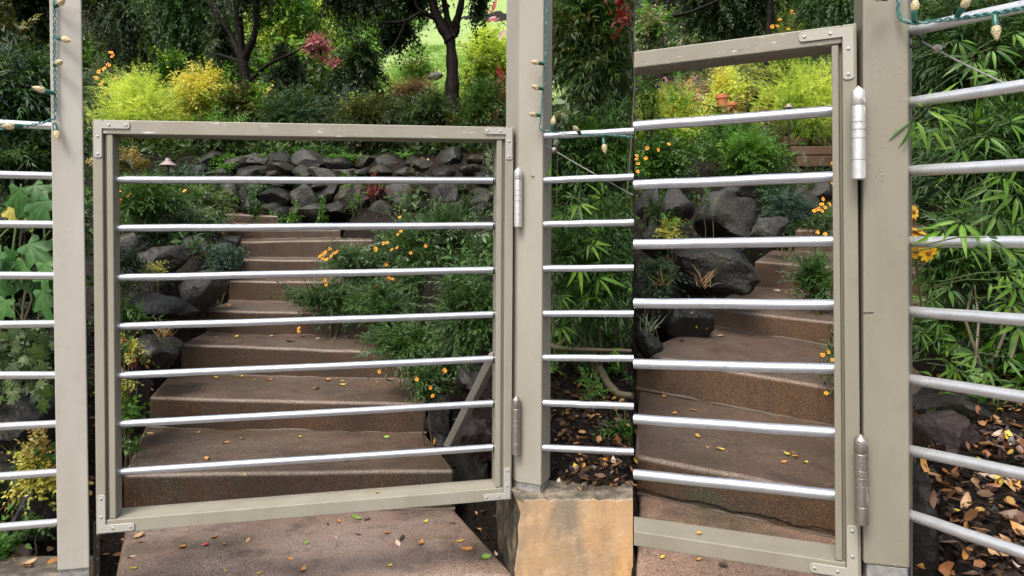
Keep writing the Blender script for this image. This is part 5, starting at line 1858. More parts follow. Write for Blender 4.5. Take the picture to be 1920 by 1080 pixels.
# ------------------------------------------------------------------ right half
b0 = base_at(1232, 10)
tree('dark conifer with a black trunk at the top of the near gate view', b0, [b0, pt(1238, 90, 10), pt(1236, 40, 10), pt(1222, -60, 10)], .13,
     [([pt(1238, 48, 10), pt(1252, 10, 10), pt(1262, -50, 10)], .06), ([pt(1246, 32, 10), pt(1290, 24, 9.9), pt(1330, 8, 9.8), pt(1370, -10, 9.8)], .03)],
     [cb(1240, -150, 1480, 90, 11, 1.0, 620), cb(1200, -120, 1330, 20, 10.8, .5, 200), cb(1380, -120, 1560, 40, 11.5, .8, 300)], 'conifer', L_DARK, 'R', 20, scale=.85, extra=(L_CONIFER, .35))
b0 = base_at(1440, 9)
tree('thin black trunk behind the top bar of the near gate', b0, [b0, pt(1440, 80, 9), pt(1447, -40, 9)], .06, [], [cb(1400, -150, 1500, 10, 9, .5, 120)], 'conifer', L_DARK, 'R', 21, scale=.7)
b0 = base_at(1560, 6.5)
tree('green drooping branches above the corner of the near gate', b0, [b0, pt(1660, 100, 6.5), pt(1640, -100, 6.5)], .06, [], [cb(1480, -110, 1700, 45, 6.0, .6, 330)], 'weep', L_MID, 'R', 22, scale=.45, extra=(L_MARI, .5))
sh((1180, 8, 1262, 100), 5.6, .25, 'broad', L_PIERIS, 'pale pinkish flowering shrub at the left end of the near gate top bar', 150, side='R', extra=[(L_FRESH, 70, .2, .9)], scale=.9, reach=False, stems=0)
sh((1268, 66, 1310, 100), 5.8, .15, 'broad', L_PIERIS, 'small pale shrub right of the pinkish flowering one', 40, side='R', extra=[(L_MID, 20, .2, .9)], scale=.8, reach=False, stems=0)
sh((1440, 18, 1545, 90), 9.5, .4, 'feather', L_LIME, 'yellow green shrub above the near gate top bar', 200, side='R', scale=1.1)
r0, c0, _, _ = sh((1410, -10, 1500, 90), 9.2, .3, 'feather', L_OLIVE, 'olive shrub with orange flowers above the near gate top bar', 120, side='R', scale=1.0)
for (x, y) in ((1485, 22), (1487, 27), (1448, 50), (1462, 38), (1477, 54), (1456, 50)):
    flower(r0, pt(x, y, 8.9), .028, 1)
sh((1285, 95, 1460, 210), 10, .5, 'feather', L_GREY, 'soft grey green shrub far behind the near gate', 380, side='R', scale=1.4, tmin=.4, extra=[(L_LIME, 160, .1, .9), (L_GOLD, 60, .5, 1)])
sh((1230, 125, 1330, 180), 9.4, .3, 'small', L_PINK, 'orange pink shrub far behind the near gate', 60, side='R', scale=1.6, tmin=.4, extra=[(L_GOLD, 60, .3, 1), (L_GREY, 90, .5, 1)])
sh((1325, 118, 1400, 190), 8.8, .3, 'broad', L_YELLOW, 'yellow green bush beside the terracotta pot', 200, side='R', scale=1.1, tmin=.3, extra=[(L_LIME, 160, .4, 1)])
sh((1412, 85, 1610, 212), 7.6, .5, 'feather', L_LIME, 'bright yellow green maple right of the terracotta pot', 760, side='R', scale=.75, lobes=14, shell=.7, tmin=.2, extra=[(L_FRESH, 200, .3, 1), (L_LIME, 260, .5, 1)], planar=.95)
sh((1190, 150, 1330, 240), 7.4, .4, 'lance', L_LIME, 'light green grassy plant behind the top rail of the near gate', 190, side='R', scale=1.3, extra=[(L_FRESH, 90, .2, 1), (L_YELLOW, 60, .2, 1)], cat='plant', name='bedding_plant')
sh((1300, 195, 1450, 245), 7.2, .4, 'lance', L_FRESH, 'green plant under the terracotta pot', 140, side='R', scale=1.1, extra=[(L_GREY, 60, .2, 1)], cat='plant', name='bedding_plant')
sh((1185, 130, 1250, 215), 6.9, .2, 'lance', L_MID, 'thin leafy stems rising at the left end of the near gate top rail', 40, side='R', cat='plant', name='flowering_plant')

# terracotta pot
p = pt(1354, 196, 7.5)
root = thing('flower_pot', 'terracotta pot behind the top rail of the near gate', 'pot', p)
b = B()
b.lathe(p + Vector((0, 0, -.03)), p + Vector((0, 0, .10)), [(0, .045), (.7, .06), (.72, .07), (1, .073)], 18)
put(b.build('pot_body', POT, smooth=40), root)
p2 = pt(1372, 206, 7.2)
root = thing('flower_pot', 'second terracotta pot half hidden by the golden fern', 'pot', p2)
b = B()
b.lathe(p2 + Vector((0, 0, -.03)), p2 + Vector((0, 0, .07)), [(0, .04), (.7, .055), (.72, .064), (1, .066)], 18)
put(b.build('pot_body', POT, smooth=40), root)
fern(1392, 226, 6.9, 7, .42, L_GOLD, 'golden fern right of the terracotta pot', 'R', 5, 1.8, L_OLIVE)
fern(1420, 232, 6.8, 6, .34, L_GOLD, 'tall golden brown fern beside the yellow green maple', 'R', 6, 1.9)
fern(1368, 226, 6.8, 6, .30, L_GOLD, 'rusty golden fern in front of the terracotta pot', 'R', 9, 1.5, L_OLIVE)
fern(1365, 300, 5.6, 8, .34, L_FRESH, 'green fern behind the second rail of the near gate', 'R', 7, 1.2, L_MID)
fern(1345, 288, 5.9, 7, .36, L_CONIFER, 'dark green fern behind the second rail of the near gate', 'R', 8, 1.3, L_MID)

r0, c0, _, _ = sh((1180, 245, 1300, 345), 5.7, .3, 'broad', L_MID, 'dark leafy plant with yellow flowers at the left edge of the near gate', 210, side='R', scale=.75, extra=[(L_FRESH, 70, .1, .8), (L_CONIFER, 60, .2, 1)])
for (x, y) in ((1193, 293), (1194, 299), (1211, 297), (1196, 308), (1233, 281), (1253, 271), (1195, 322), (1213, 278)):
    flower(r0, pt(x, y, 5.3), .016, 1)
sh((1280, 230, 1480, 340), 6.1, .35, 'mari', L_FRESH, 'bright leafy herb patch behind the second rail of the near gate', 380, side='R', scale=1.2, extra=[(L_MID, 200, .1, .9)])
sh((1400, 262, 1580, 345), 5.9, .3, 'feather', L_MID, 'soft green grassy plant in front of the timber steps', 260, side='R', scale=.8, extra=[(L_OLIVE, 110, .3, 1), (L_GREY, 60, .2, 1)], cat='plant', name='bedding_plant')
for (x, y) in ((1561, 307), (1562, 344), (1558, 347)):
    flower(r0, pt(x, y, 5.5), .016, 1)
sh((1408, 345, 1545, 432), 4.75, .2, 'succ', L_BLUE, 'blue grey trailing plant spilling over the boulders of the near stairs', 210, side='R', scale=1.0, cat='plant', name='trailing_plant', twigs=False)
r0, c0, _, _ = sh((1505, 370, 1575, 450), 4.75, .12, 'mari', L_MARI, 'marigold with a cluster of orange flowers beside the near gate stile', 60, side='R', extra=[(L_MID, 20, .2, 1)], name='marigold_bush')
for (x, y) in ((1527, 396), (1535, 392), (1541, 384), (1540, 396), (1546, 390), (1532, 436), (1547, 440), (1542, 374), (1554, 383)):
    flower(r0, pt(x, y, 4.55), .015, 1)
sh((1222, 398, 1292, 455), 3.85, .09, 'small', L_YELLOW, 'yellow green leafy weed in front of the near boulders', 50, side='R', scale=.75, cat='plant', name='weed', extra=[(L_FRESH, 16, .2, .9)])
sh((1200, 350, 1250, 420), 4.0, .1, 'mari', L_CONIFER, 'dark thin weed above the yellow green one', 40, side='R', cat='plant', name='weed')
sh((1190, 468, 1268, 555), 3.4, .12, 'lance', L_BLUE, 'dark teal leafy plant at the left edge of the huge dark boulder', 70, side='R', scale=.75, cat='plant', name='weed', extra=[(L_CONIFER, 40, .2, 1)])
sh((1300, 345, 1345, 400), 3.9, .04, 'small', L_MID, 'thin sprig standing in front of the large light grey boulder', 10, side='R', scale=.6, cat='plant', name='weed', stems=2)
tuft(1216, 618, 2.8, 34, .10, .003, L_GREY, 'white spiky grass tuft left of the near steps', 'R', 1.0)
tuft(1322, 535, 3.3, 30, .10, .0035, L_DRYGRASS, 'dry spiky grass tuft in front of the huge dark boulder', 'R', .8)
tuft(1240, 535, 3.3, 24, .09, .003, L_DRYGRASS, 'brown spiky grass tuft beside the teal plant', 'R', .8)
r0, c0, _, _ = sh((1480, 470, 1590, 570), 3.9, .15, 'mari', L_MARI, 'marigold spray hanging over the third near step', 110, side='R', extra=[(L_MID, 50, .2, 1)], name='marigold_bush')
r0, c0, _, _ = sh((1545, 620, 1600, 750), 2.75, .08, 'mari', L_MARI, 'drooping dried marigold sprig behind the near gate stile', 34, side='R', extra=[(L_OLIVE, 14, .2, 1)], name='marigold_bush', scale=.8)
for (x, y) in ((1561, 676), (1543, 666), (1552, 660), (1549, 738)):
    flower(r0, pt(x, y, 2.7), .009, 1)

# bamboo like bush behind the near fence
GB = 'bamboo like bushes behind the near fence'
sh((1690, -60, 2010, 250), 2.7, .4, 'bamboo', L_BAMB, 'dark bamboo like foliage behind the top two rails of the near fence', 620, side='R', scale=.9, lobes=14, extra=[(L_OLIVE, 160, .1, .8), (L_MARI, 300, 0, .8)], tmax=.85)
sh((1690, 180, 2010, 420), 2.3, .3, 'bamboo', L_BAMB, 'bamboo like foliage behind the third rail of the near fence', 560, side='R', scale=.8, lobes=14, extra=[(L_MARI, 300, 0, .9)], tmax=.95)
sh((1690, 370, 2010, 590), 2.1, .25, 'mari', L_MARI, 'fine leaved dark bush behind the fourth rail of the near fence', 420, side='R', scale=.9, lobes=12, extra=[(L_BAMB, 200, .1, .9)])
sh((1690, 560, 2010, 690), 2.15, .2, 'bamboo', L_BAMB, 'dark bamboo like foliage behind the fifth rail of the near fence', 160, side='R', scale=.7, lobes=10, extra=[(L_MARI, 120, 0, .8)], tmax=.8)
root = thing('bamboo_bush', 'fresh long leaved sprigs growing through the rails of the near fence', 'shrub', pt(1840, 700, 1.6))
r = np.random.default_rng(55)
spr = [(1735, 205, .6, 1.30, 5, .06, 1), (1760, 218, -.2, 1.35, 5, .06, 1), (1792, 215, .5, 1.38, 5, .06, 0), (1716, 222, -.5, 1.32, 3, .065, 0), (1745, 240, -.6, 1.35, 4, .07, 1), (1775, 245, -.4, 1.36, 5, .065, 0), (1825, 230, .3, 1.4, 5, .06, 1), (1850, 255, -.3, 1.4, 5, .065, 0),
       (1800, 275, -.5, 1.42, 5, .06, 0), (1890, 230, .2, 1.4, 5, .06, 0), (1860, 90, -.3, 1.45, 5, .06, 0), (1825, 110, -.5, 1.4, 5, .07, 0), (1900, 60, -.2, 1.45, 5, .07, 0), (1880, 140, -.4, 1.4, 5, .065, 0), (1795, 75, -.6, 1.5, 4, .06, 0),
       (1905, 305, .4, 1.22, 4, .06, 1), (1880, 330, -.2, 1.3, 5, .065, 1), (1860, 350, -.4, 1.35, 5, .07, 0), (1905, 365, -.5, 1.3, 5, .07, 1), (1835, 390, -.3, 1.38, 5, .065, 0), (1870, 400, -.6, 1.3, 4, .07, 0), (1905, 415, -.4, 1.3, 5, .07, 0),
       (1802, 415, -.3, 1.22, 5, .065, 1), (1770, 430, -.5, 1.3, 4, .06, 1), (1848, 445, -.8, 1.12, 4, .058, 0), (1815, 460, -.7, 1.2, 3, .06, 0), (1890, 470, -.3, 1.3, 5, .06, 0), (1912, 500, .3, 1.2, 5, .06, 1), (1885, 510, -.2, 1.22, 6, .06, 1), (1905, 535, -.4, 1.2, 6, .06, 1), (1860, 525, -.3, 1.28, 5, .06, 0),
       (1895, 565, -.3, 1.22, 6, .06, 1), (1915, 580, .1, 1.2, 6, .06, 1), (1880, 590, -.6, 1.25, 5, .06, 0), (1910, 610, -.4, 1.2, 5, .06, 1), (1780, 540, -.2, 1.6, 5, .06, 0), (1745, 560, -.2, 1.65, 5, .055, 0), (1715, 570, -.4, 1.65, 4, .055, 0), (1760, 600, -.7, 1.6, 4, .055, 0), (1725, 620, -.8, 1.6, 4, .055, 0),
       (1775, 675, -.1, 1.6, 5, .06, 1), (1790, 690, -.6, 1.58, 4, .055, 1), (1830, 665, -.2, 1.55, 5, .06, 0), (1815, 700, -.6, 1.55, 4, .05, 0), (1850, 690, -.4, 1.5, 5, .06, 0), (1885, 670, -.3, 1.5, 5, .06, 0), (1865, 720, -.8, 1.45, 4, .055, 0), (1910, 720, -.6, 1.4, 4, .05, 0), (1800, 640, .1, 1.6, 4, .055, 0)]
b = B()
for (x, y, up, d, k, ln, lt) in spr:
    p = pt(x, y, d)
    dr = Vector((r.normal(-.15, .7), -.35, up))
    palmate_sprig(root, p, dr, k, ln * .92, LANCE_L if lt else LANCE_D, r)
    q = p - dr.normalized() * .05 + Vector((.02, .12, -.04))
    b.tube([q, p.lerp(q, .4) + Vector((0, 0, .006)), p], [.0016, .0013, .0009], 5)
put(b.build('twigs', TWIGG, smooth=60, kind='stuff'), root)
r0 = thing('daisy', 'yellow daisies half behind the widest post at the fourth rail of the near fence', 'flower', pt(1730, 520, 1.5))
for (x, y, s, f) in ((1717, 470, .021, (-.2, -1, -.5)), (1740, 474, .021, (.2, -1, -.3)), (1713, 438, .019, (.2, -.6, 1)), (1722, 434, .018, (.4, -.5, 1)), (1712, 398, .017, (.5, -1, .2))):
    flower(r0, pt(x, y, 1.42), s, 2, f)
for (x, y) in ((1717, 470), (1740, 474), (1713, 438), (1712, 398)):
    b = B()
    b.tube([pt(x, y, 1.425), pt(x + 4, y + 60, 1.47), pt(1730, 600, 1.55)], .0015, 5)
    put(b.build('stem', TWIGG, smooth=60), r0)
r = np.random.default_rng(56)
for i in range(4):
    x = r.uniform(1720, 1920)
    b = B()
    b.tube([pt(x, 690 + r.uniform(-20, 30), 1.9), pt(x + r.uniform(-30, 30), 600, 1.95), pt(x + r.uniform(-60, 60), 420, 2.1)], [.005, .004, .002], 6)
    put(b.build('branch', TWIG, smooth=60), root)

# backdrop hedges that close the view up the hill
for i, (bx, d, mat, lab, side) in enumerate([
    ((-260, -120, 180, 60), 19, L_DARK, 'dark hedge far up the slope at the left', 'L'),
    ((150, -120, 480, 70), 20, L_CONIFER, 'dark green hedge far up the slope behind the cypress', 'L'),
    ((400, -140, 780, 60), 21, L_FRESH, 'green hedge far up the slope behind the big tree', 'L'),
    ((950, -140, 1420, 140), 6.5, L_CONIFER, 'dark hedge behind the bamboo like foliage', 'L'),
    ((1190, -140, 1700, 60), 18, L_CONIFER, 'dark hedge far up the slope behind the near gate', 'R'),
    ((1600, -140, 2150, 330), 6.0, L_DARK, 'dark hedge behind the near fence', 'R'),
]):
    sh(bx, d, .8, 'treeleaf', mat, lab, 620, cat='hedge', name='hedge', side=side, scale=1.7 if d > 10 else .9, twigs=False, stems=2, lobes=14)

# low undergrowth that hides the soil of the upper slope (nobody could count it)
r = np.random.default_rng(404)
def undergrowth(name, x0, x1, y0, y1, n, mat, side, lmin, lmax, hmax, avoid=None, tmin=0., tmax=1.):
    X = r.uniform(x0, x1, n); Y = y0 + (y1 - y0) * r.uniform(0, 1, n) ** 1.4
    clump = np.sin(X * 2.3 + Y * 1.1) * np.sin(Y * 2.7 - X * .8) + .5 * np.sin(X * 5.1) * np.sin(Y * 4.3 + 2)
    ok = clump > r.uniform(-1.3, .6, n)
    if avoid is not None:
        ok &= ~avoid(X, Y)
    X, Y, clump = X[ok], Y[ok], clump[ok]
    k = len(X)
    hh = hmax * np.clip(.35 + .5 * clump, .1, 1.2) * r.uniform(0, 1, k)
    P = np.stack([X, Y, hgt(X, Y) + hh], 1)
    D = unit(r.normal(0, .8, (k, 3)) * np.array([1, 1, .4]) + np.array([0, -.15, .55]))
    Nn = unit(r.normal(0, .6, (k, 3)) + np.array([0, -.4, 1.0]))
    L = r.uniform(lmin, lmax, k)
    tint = np.clip(.5 + .25 * clump + r.normal(0, .18, k), 0, 1) * (tmax - tmin) + tmin
    leaf_cloud(name, P, D, Nn, L, L * r.uniform(.2, .45, k), tint, mat, None, 'lance' if y0 < 8 else 'diamond', side)
onlawn = lambda X, Y: (Y > 10.4) & (X > -2.9 + .0 * Y) & (X < 1.2)
undergrowth('undergrowth', -6, 1.2, 7.0, 11.0, 16000, L_CONIFER, 'L', .05, .13, .32)
undergrowth('undergrowth', -12, -1.5, 10, 24, 24000, L_DARK, 'L', .12, .3, .9, onlawn)
undergrowth('undergrowth', -9, -2.6, 12, 24, 14000, L_FRESH, 'L', .12, .28, .9, onlawn)
undergrowth('undergrowth', 1.0, 9, 6.9, 11.5, 12000, L_FRESH, 'R', .05, .13, .35)
undergrowth('undergrowth', 1.5, 16, 11, 26, 14000, L_MID, 'R', .12, .3, .9)
undergrowth('undergrowth', .5, 4.5, 4.3, 7.2, 7000, L_MID, 'R', .03, .07, .16, lambda X, Y: (X > np.interp(Y, [3, 4.6, 5.6, 7], [.9, 1.5, 2.1, 2.9])) & (X < 4.0))
undergrowth('undergrowth', -4.6, -1.9, 4.6, 7.0, 9000, L_MARI, 'L', .03, .07, .2, lambda X, Y: (X > np.interp(Y, [4, 5, 6, 7], [-1.8, -2.0, -2.5, -3.3])))
undergrowth('undergrowth', -1.2, 1.3, 3.2, 6.2, 9000, L_MARI, 'L', .03, .07, .22, lambda X, Y: (X < np.interp(Y, [3, 4, 5, 6.2], [-.2, -.45, -.55, -1.2])))
undergrowth('undergrowth', .85, 4, 1.9, 5, 9000, L_BAMB, 'R', .03, .075, .3, lambda X, Y: (X < np.interp(Y, [1.9, 2.9, 3.75, 5], [1.15, 1.75, 2.3, 3.0])))
undergrowth('undergrowth', .1, 1.0, 2.5, 5, 5000, L_BAMB, 'L', .03, .07, .25)
undergrowth('undergrowth', 2.3, 9, 1.4, 7, 9000, L_BAMB, 'R', .05, .12, .4)
undergrowth('undergrowth', -8, -2.2, 2.4, 7, 9000, L_CONIFER, 'L', .05, .12, .4)

# dark stake and its wire on the sunny slope
root = thing('metal_stake', 'thin black metal stake on the sunny slope beside the middle post', 'stake', pt(909, 90, 11.5))
b = B()
b.tube([pt(909, 150, 11.5), pt(909, -30, 11.5)], .018, 6)
put(b.build('pole', DARK_METAL, smooth=60), root)
p = pt(1479, 200, 7.1)
root = thing('path_light', 'dark path light on a thin pole in front of the brown timber steps', 'lamp', (p.x, p.y, float(hgt(p.x, p.y))))
b = B()
b.lathe(p + Vector((0, 0, -.015)), p + Vector((0, 0, .03)), [(0, .05), (.1, .052), (.5, .025), (1, .015)], 16)
put(b.build('lamp_shade', LAMP, smooth=40), root)
b = B()
b.tube([Vector((p.x, p.y, float(hgt(p.x, p.y)) - .02)), p + Vector((0, 0, -.014))], .010, 8)
put(b.build('stem', DARK_METAL, smooth=60), root)

# ------------------------------------------------------------------ fallen leaves and mulch
bpy.context.view_layer.update()
dg = bpy.context.evaluated_depsgraph_get()
tv, tf = [], []
for o in colliders:
    me = o.data
    n0 = len(tv)
    mw = o.matrix_world
    tv += [mw @ q.co for q in me.vertices]
    tf += [[i + n0 for i in p.vertices] for p in me.polygons]
bvh = BVHTree.FromPolygons(tv, tf)

def hit(px, py):
    d = Vector(((px - 960) / F, 1, (HY - py) / F)).normalized()
    loc, nor, idx, dist = bvh.ray_cast(Vector((0, 0, 0)), d, 60)
    if loc is None:
        return None
    if nor.z < 0:
        nor = -nor
    return loc, nor

def drop(x, y, z=3.0):
    loc, nor, idx, dist = bvh.ray_cast(Vector((x, y, z)), Vector((0, 0, -1)), 20)
    return None if loc is None else (loc, nor if nor.z > 0 else -nor)

def litter_leaf(name, prof, curl, twist, mat, segs=4):
    vs, fs = [], []
    for i in range(segs + 1):
        t = i / segs
        w = prof(t)
        z = .5 * curl * (4 * (t - .5) ** 2)
        vs += [(t - .5, w, z + curl * w * 1.3 + twist * (t - .5) * w * 2), (t - .5, 0, z + .01), (t - .5, -w, z + curl * w * 1.3 - twist * (t - .5) * w * 2)]
    for i in range(segs):
        a = i * 3
        fs += [(a, a + 1, a + 4, a + 3), (a + 1, a + 2, a + 5, a + 4)]
    vs += [(-.5, .012, .01), (-.72, .0, .05), (-.5, -.012, .01)]
    k = len(vs)
    fs.append((k - 3, k - 2, k - 1))
    m = bpy.data.meshes.new(name)
    m.from_pydata(vs, [], fs)
    m.polygons.foreach_set('use_smooth', [True] * len(m.polygons))
    m.materials.append(mat)
    return m

COL = {'orange': (.48, .22, .05), 'yellow': (.58, .42, .05), 'brown': (.13, .065, .035), 'tan': (.42, .26, .13), 'green': (.22, .38, .06), 'red': (.45, .06, .05), 'dark': (.035, .022, .02), 'pale': (.55, .42, .32), 'rust': (.30, .12, .05)}
LM = {k: flat_mat('fallen_leaf_' + k, v, .45, 0, .35, 55, .3) for k, v in COL.items()}
ovp = lambda w, p=1.0: (lambda t: w * math.sin(math.pi * min(.995, .01 + t ** p)) + .004)
LMESH = {}
for k in COL:
    LMESH[k] = [litter_leaf('fallen_leaf', ovp(.24, .9), .22, .3, LM[k]), litter_leaf('fallen_leaf', ovp(.32, .8), .4, -.3, LM[k]), litter_leaf('fallen_leaf', ovp(.36, 1.2), .12, .5, LM[k]), litter_leaf('fallen_leaf', ovp(.20, 1), .55, .7, LM[k])]

def third(x, a, b, names):
    t = (x - a) / max(1, b - a)
    return names[0] if t < .34 else names[1] if t < .67 else names[2]
def leaf_at(loc, nor, size, col, label, group, rot=None, tilt=.15, variant=None):
    m = LMESH[col][variant if variant is not None else random.randrange(4)]
    o = bpy.data.objects.new('fallen_leaf', m)
    C.objects.link(o)
    n = (Vector(nor) + Vector((random.gauss(0, tilt), random.gauss(0, tilt), 0))).normalized()
    q = n.to_track_quat('Z', 'Y') @ Matrix.Rotation(rot if rot is not None else random.uniform(0, 6.28), 3, 'Z').to_quaternion()
    o.rotation_euler = q.to_euler()
    o.location = loc + n * size * .012
    s = size
    o.scale = (s, s * random.uniform(.8, 1.1), s)
    tag(o, label, 'leaf', group)
    return o

# leaves lying on the concrete, (px, py, size in photo pixels, colour, step)
ON = [
 ('bottom landing of the left stairs', [(341,1027,17,'orange'),(385,1023,14,'red'),(421,1022,13,'orange'),(401,1009,14,'orange'),(464,1014,12,'tan'),(260,1007,20,'tan'),(263,1018,11,'brown'),(247,1045,18,'pale'),(728,1063,14,'yellow'),(542,1048,14,'orange'),(486,1075,14,'yellow'),(568,1071,19,'orange'),(576,1018,13,'green'),(635,979,13,'orange'),(668,972,25,'green'),(689,975,14,'brown'),(797,979,12,'yellow'),(850,982,10,'dark'),(630,1008,8,'pale'),(672,1003,12,'dark'),(726,1000,12,'orange'),(754,1010,20,'dark'),(745,1021,16,'pale'),(789,1019,16,'orange'),(860,1016,18,'yellow'),(875,1030,21,'orange'),(908,1046,24,'green'),(930,1040,12,'pale'),(249,1066,16,'yellow'),(422,1071,10,'yellow'),(506,1058,8,'brown'),(615,984,9,'dark'),(905,994,16,'rust'),(896,962,10,'orange'),(899,985,14,'tan'),(913,1002,16,'brown')]),
 ('lowest step of the left stairs', [(391,861,18,'orange'),(423,830,12,'orange'),(453,823,10,'orange'),(509,852,11,'orange'),(560,820,10,'yellow'),(722,820,15,'green'),(815,830,14,'orange'),(651,864,12,'orange'),(684,862,9,'brown'),(460,893,11,'yellow'),(563,838,5,'tan'),(370,812,9,'orange'),(280,813,13,'tan'),(292,832,8,'brown')]),
 ('second step of the left stairs', [(593,730,14,'orange'),(404,708,11,'yellow'),(450,708,12,'yellow'),(478,713,9,'orange'),(504,714,11,'orange'),(586,713,8,'orange'),(614,714,14,'orange'),(631,711,8,'orange'),(640,722,16,'yellow'),(641,714,8,'tan'),(730,714,16,'brown'),(748,726,10,'orange'),(751,715,9,'pale'),(610,738,6,'brown'),(360,725,10,'dark'),(705,716,8,'tan')]),
 ('third step of the left stairs', [(545,641,18,'dark'),(570,632,14,'red'),(596,635,9,'pale'),(612,635,9,'tan'),(630,636,12,'pale'),(647,635,9,'orange'),(673,634,18,'brown'),(625,642,7,'tan'),(510,631,9,'pale'),(537,631,7,'orange'),(444,632,9,'yellow'),(405,632,5,'tan')]),
 ('fourth step of the left stairs', [(612,575,16,'orange'),(618,571,10,'yellow'),(711,570,9,'yellow'),(738,573,10,'yellow'),(750,580,10,'orange'),(428,573,8,'orange'),(409,573,5,'red'),(635,571,8,'tan'),(482,573,6,'tan')]),
 ('upper steps of the left stairs', [(538,484,6,'orange'),(585,523,9,'orange'),(600,521,8,'yellow'),(640,522,8,'orange'),(500,523,8,'tan'),(755,523,8,'yellow')]),
 ('bottom rail of the wide gate', [(700,927,8,'orange')]),
 ('bottom landing of the near stairs', [(1242,1047,15,'yellow'),(1308,1051,13,'orange'),(1357,1062,17,'dark')]),
 ('lowest step of the near stairs', [(1245,744,9,'orange'),(1265,775,12,'orange'),(1301,770,10,'rust'),(1308,819,12,'orange'),(1326,838,8,'orange'),(1349,842,17,'yellow'),(1191,810,14,'orange'),(1193,862,11,'yellow'),(1475,852,14,'yellow'),(1484,849,12,'orange'),(1491,857,14,'orange'),(1470,867,12,'orange'),(1509,868,13,'yellow'),(1569,863,10,'yellow')]),
 ('second step of the near stairs', [(1308,614,10,'yellow'),(1327,612,26,'orange'),(1324,619,12,'rust'),(1351,631,13,'tan'),(1277,647,4,'dark'),(1519,657,7,'rust'),(1542,665,10,'yellow'),(1550,660,8,'orange')]),
 ('third step of the near stairs', [(1363,546,8,'orange'),(1456,545,12,'pale'),(1475,548,7,'orange'),(1504,554,12,'pale'),(1546,552,8,'tan'),(1520,545,6,'yellow')]),
 ('fourth step of the near stairs', [(1455,481,6,'red'),(1473,482,7,'orange'),(1525,484,8,'pale')]),
]
COLW = {'orange': 'orange', 'yellow': 'yellow', 'brown': 'brown', 'tan': 'tan', 'green': 'green', 'red': 'red', 'dark': 'blackened', 'pale': 'pale', 'rust': 'rusty'}
for place, lst in ON:
    xa, xb = min(q[0] for q in lst), max(q[0] for q in lst)
    for (x, y, s, col) in lst:
        where = third(x, xa, xb, ('left part', 'middle', 'right part'))
        bigness = 'big ' if s >= 17 else 'tiny ' if s <= 7 else ''
        if place == 'bottom rail of the wide gate':
            loc, nor = g.G(.655, .034, .04), Vector((0, 0, 1))
        else:
            h = hit(x, y)
            if h is None:
                continue
            loc, nor = h
        size = s / F * loc.y * 1.18
        leaf_at(loc, nor, size, col, f'{bigness}{COLW[col]} leaf on the {where} of the {place}', f'fallen leaves on the {place}')
loc = gr.G(.30, .031, .035)
leaf_at(loc, Vector((0, 0, 1)), .016, 'orange', 'small orange leaf with a stalk on the bottom bar of the near gate', None, variant=1)

# leaf litter in the beds
random.seed(21)
ORD = {-1: 'lowest', -2: 'second lowest', -3: 'third lowest', -4: 'fourth lowest'}
def scatter(poly, n, cols, smin, smax, place, tilt=.4, rails=None):
    xs_ = [p[0] for p in poly]; ys_ = [p[1] for p in poly]
    def inside(x, y):
        c = False
        for i in range(len(poly)):
            x1, y1 = poly[i]; x2, y2 = poly[i - 1]
            if (y1 > y) != (y2 > y) and x < (x2 - x1) * (y - y1) / (y2 - y1) + x1:
                c = not c
        return c
    k = 0
    while k < n:
        x, y = random.uniform(min(xs_), max(xs_)), random.uniform(min(ys_), max(ys_))
        if not inside(x, y):
            continue
        k += 1
        h = hit(x, y)
        if h is None or h[1].z < .3:
            continue
        loc, nor = h
        col = random.choice(cols)
        sz = random.uniform(smin, smax)
        t = (sz - smin) / (smax - smin)
        bigness = 'small ' if t < .33 else 'big ' if t > .67 else ''
        band = ''
        if rails:
            def ry(k):
                (x0, y0), (x1, y1) = rails[k]
                return y0 + (y1 - y0) * (x - x0) / (x1 - x0)
            for ri in range(len(rails)):
                if y < ry(ri):
                    band = ' above the ' + ORD[ri - len(rails)] + ' rail'
                    break
            else:
                band = ' below the lowest rail'
        where = third(x, min(xs_), max(xs_), ('at left', 'midway', 'at right'))
        leaf_at(loc, nor, sz / F * loc.y, col, f'{bigness}{COLW[col]} leaf{band} {where} in the {place}', f'fallen leaves in the {place}', tilt=tilt)
MIX = ['brown', 'brown', 'brown', 'rust', 'rust', 'tan', 'pale', 'orange', 'orange', 'yellow', 'dark', 'dark']
scatter([(1725, 865), (1820, 860), (1830, 800), (1925, 770), (1925, 1080), (1725, 1080)], 112, MIX, 20, 46, 'near fence mulch', .5, [((1706, 712), (1920, 745)), ((1706, 845), (1920, 890)), ((1706, 962), (1920, 1040))])
scatter([(1712, 690), (1925, 640), (1925, 780), (1712, 760)], 18, MIX, 14, 28, 'soil under the near bamboo', .5)
scatter([(1018, 845), (1186, 845), (1186, 922), (1018, 905)], 32, MIX, 12, 24, 'mulch by the tan wall', .4, [((1018, 757), (1186, 762)), ((1018, 839), (1186, 847))])
scatter([(1018, 680), (1186, 680), (1186, 845), (1018, 845)], 14, ['brown', 'brown', 'tan', 'yellow', 'rust', 'dark'], 9, 18, 'soil right of the middle post', .4)
scatter([(215, 650), (300, 690), (262, 790), (232, 880), (215, 960)], 18, ['brown', 'rust', 'tan', 'dark', 'orange', 'pale'], 10, 20, 'gap beside the lower left steps', .4)
scatter([(0, 1030), (104, 1030), (104, 1066), (0, 1066)], 10, ['orange', 'rust', 'tan'], 16, 30, 'bed behind the left kerb', .4)
scatter([(850, 930), (930, 945), (940, 1020), (900, 1000)], 9, ['brown', 'dark', 'rust', 'pale'], 12, 22, 'corner beside the tan wall', .4)
scatter([(1200, 560), (1330, 590), (1290, 640), (1195, 660)], 10, ['brown', 'rust', 'orange', 'dark'], 9, 16, 'soil beside the second near step', .4)
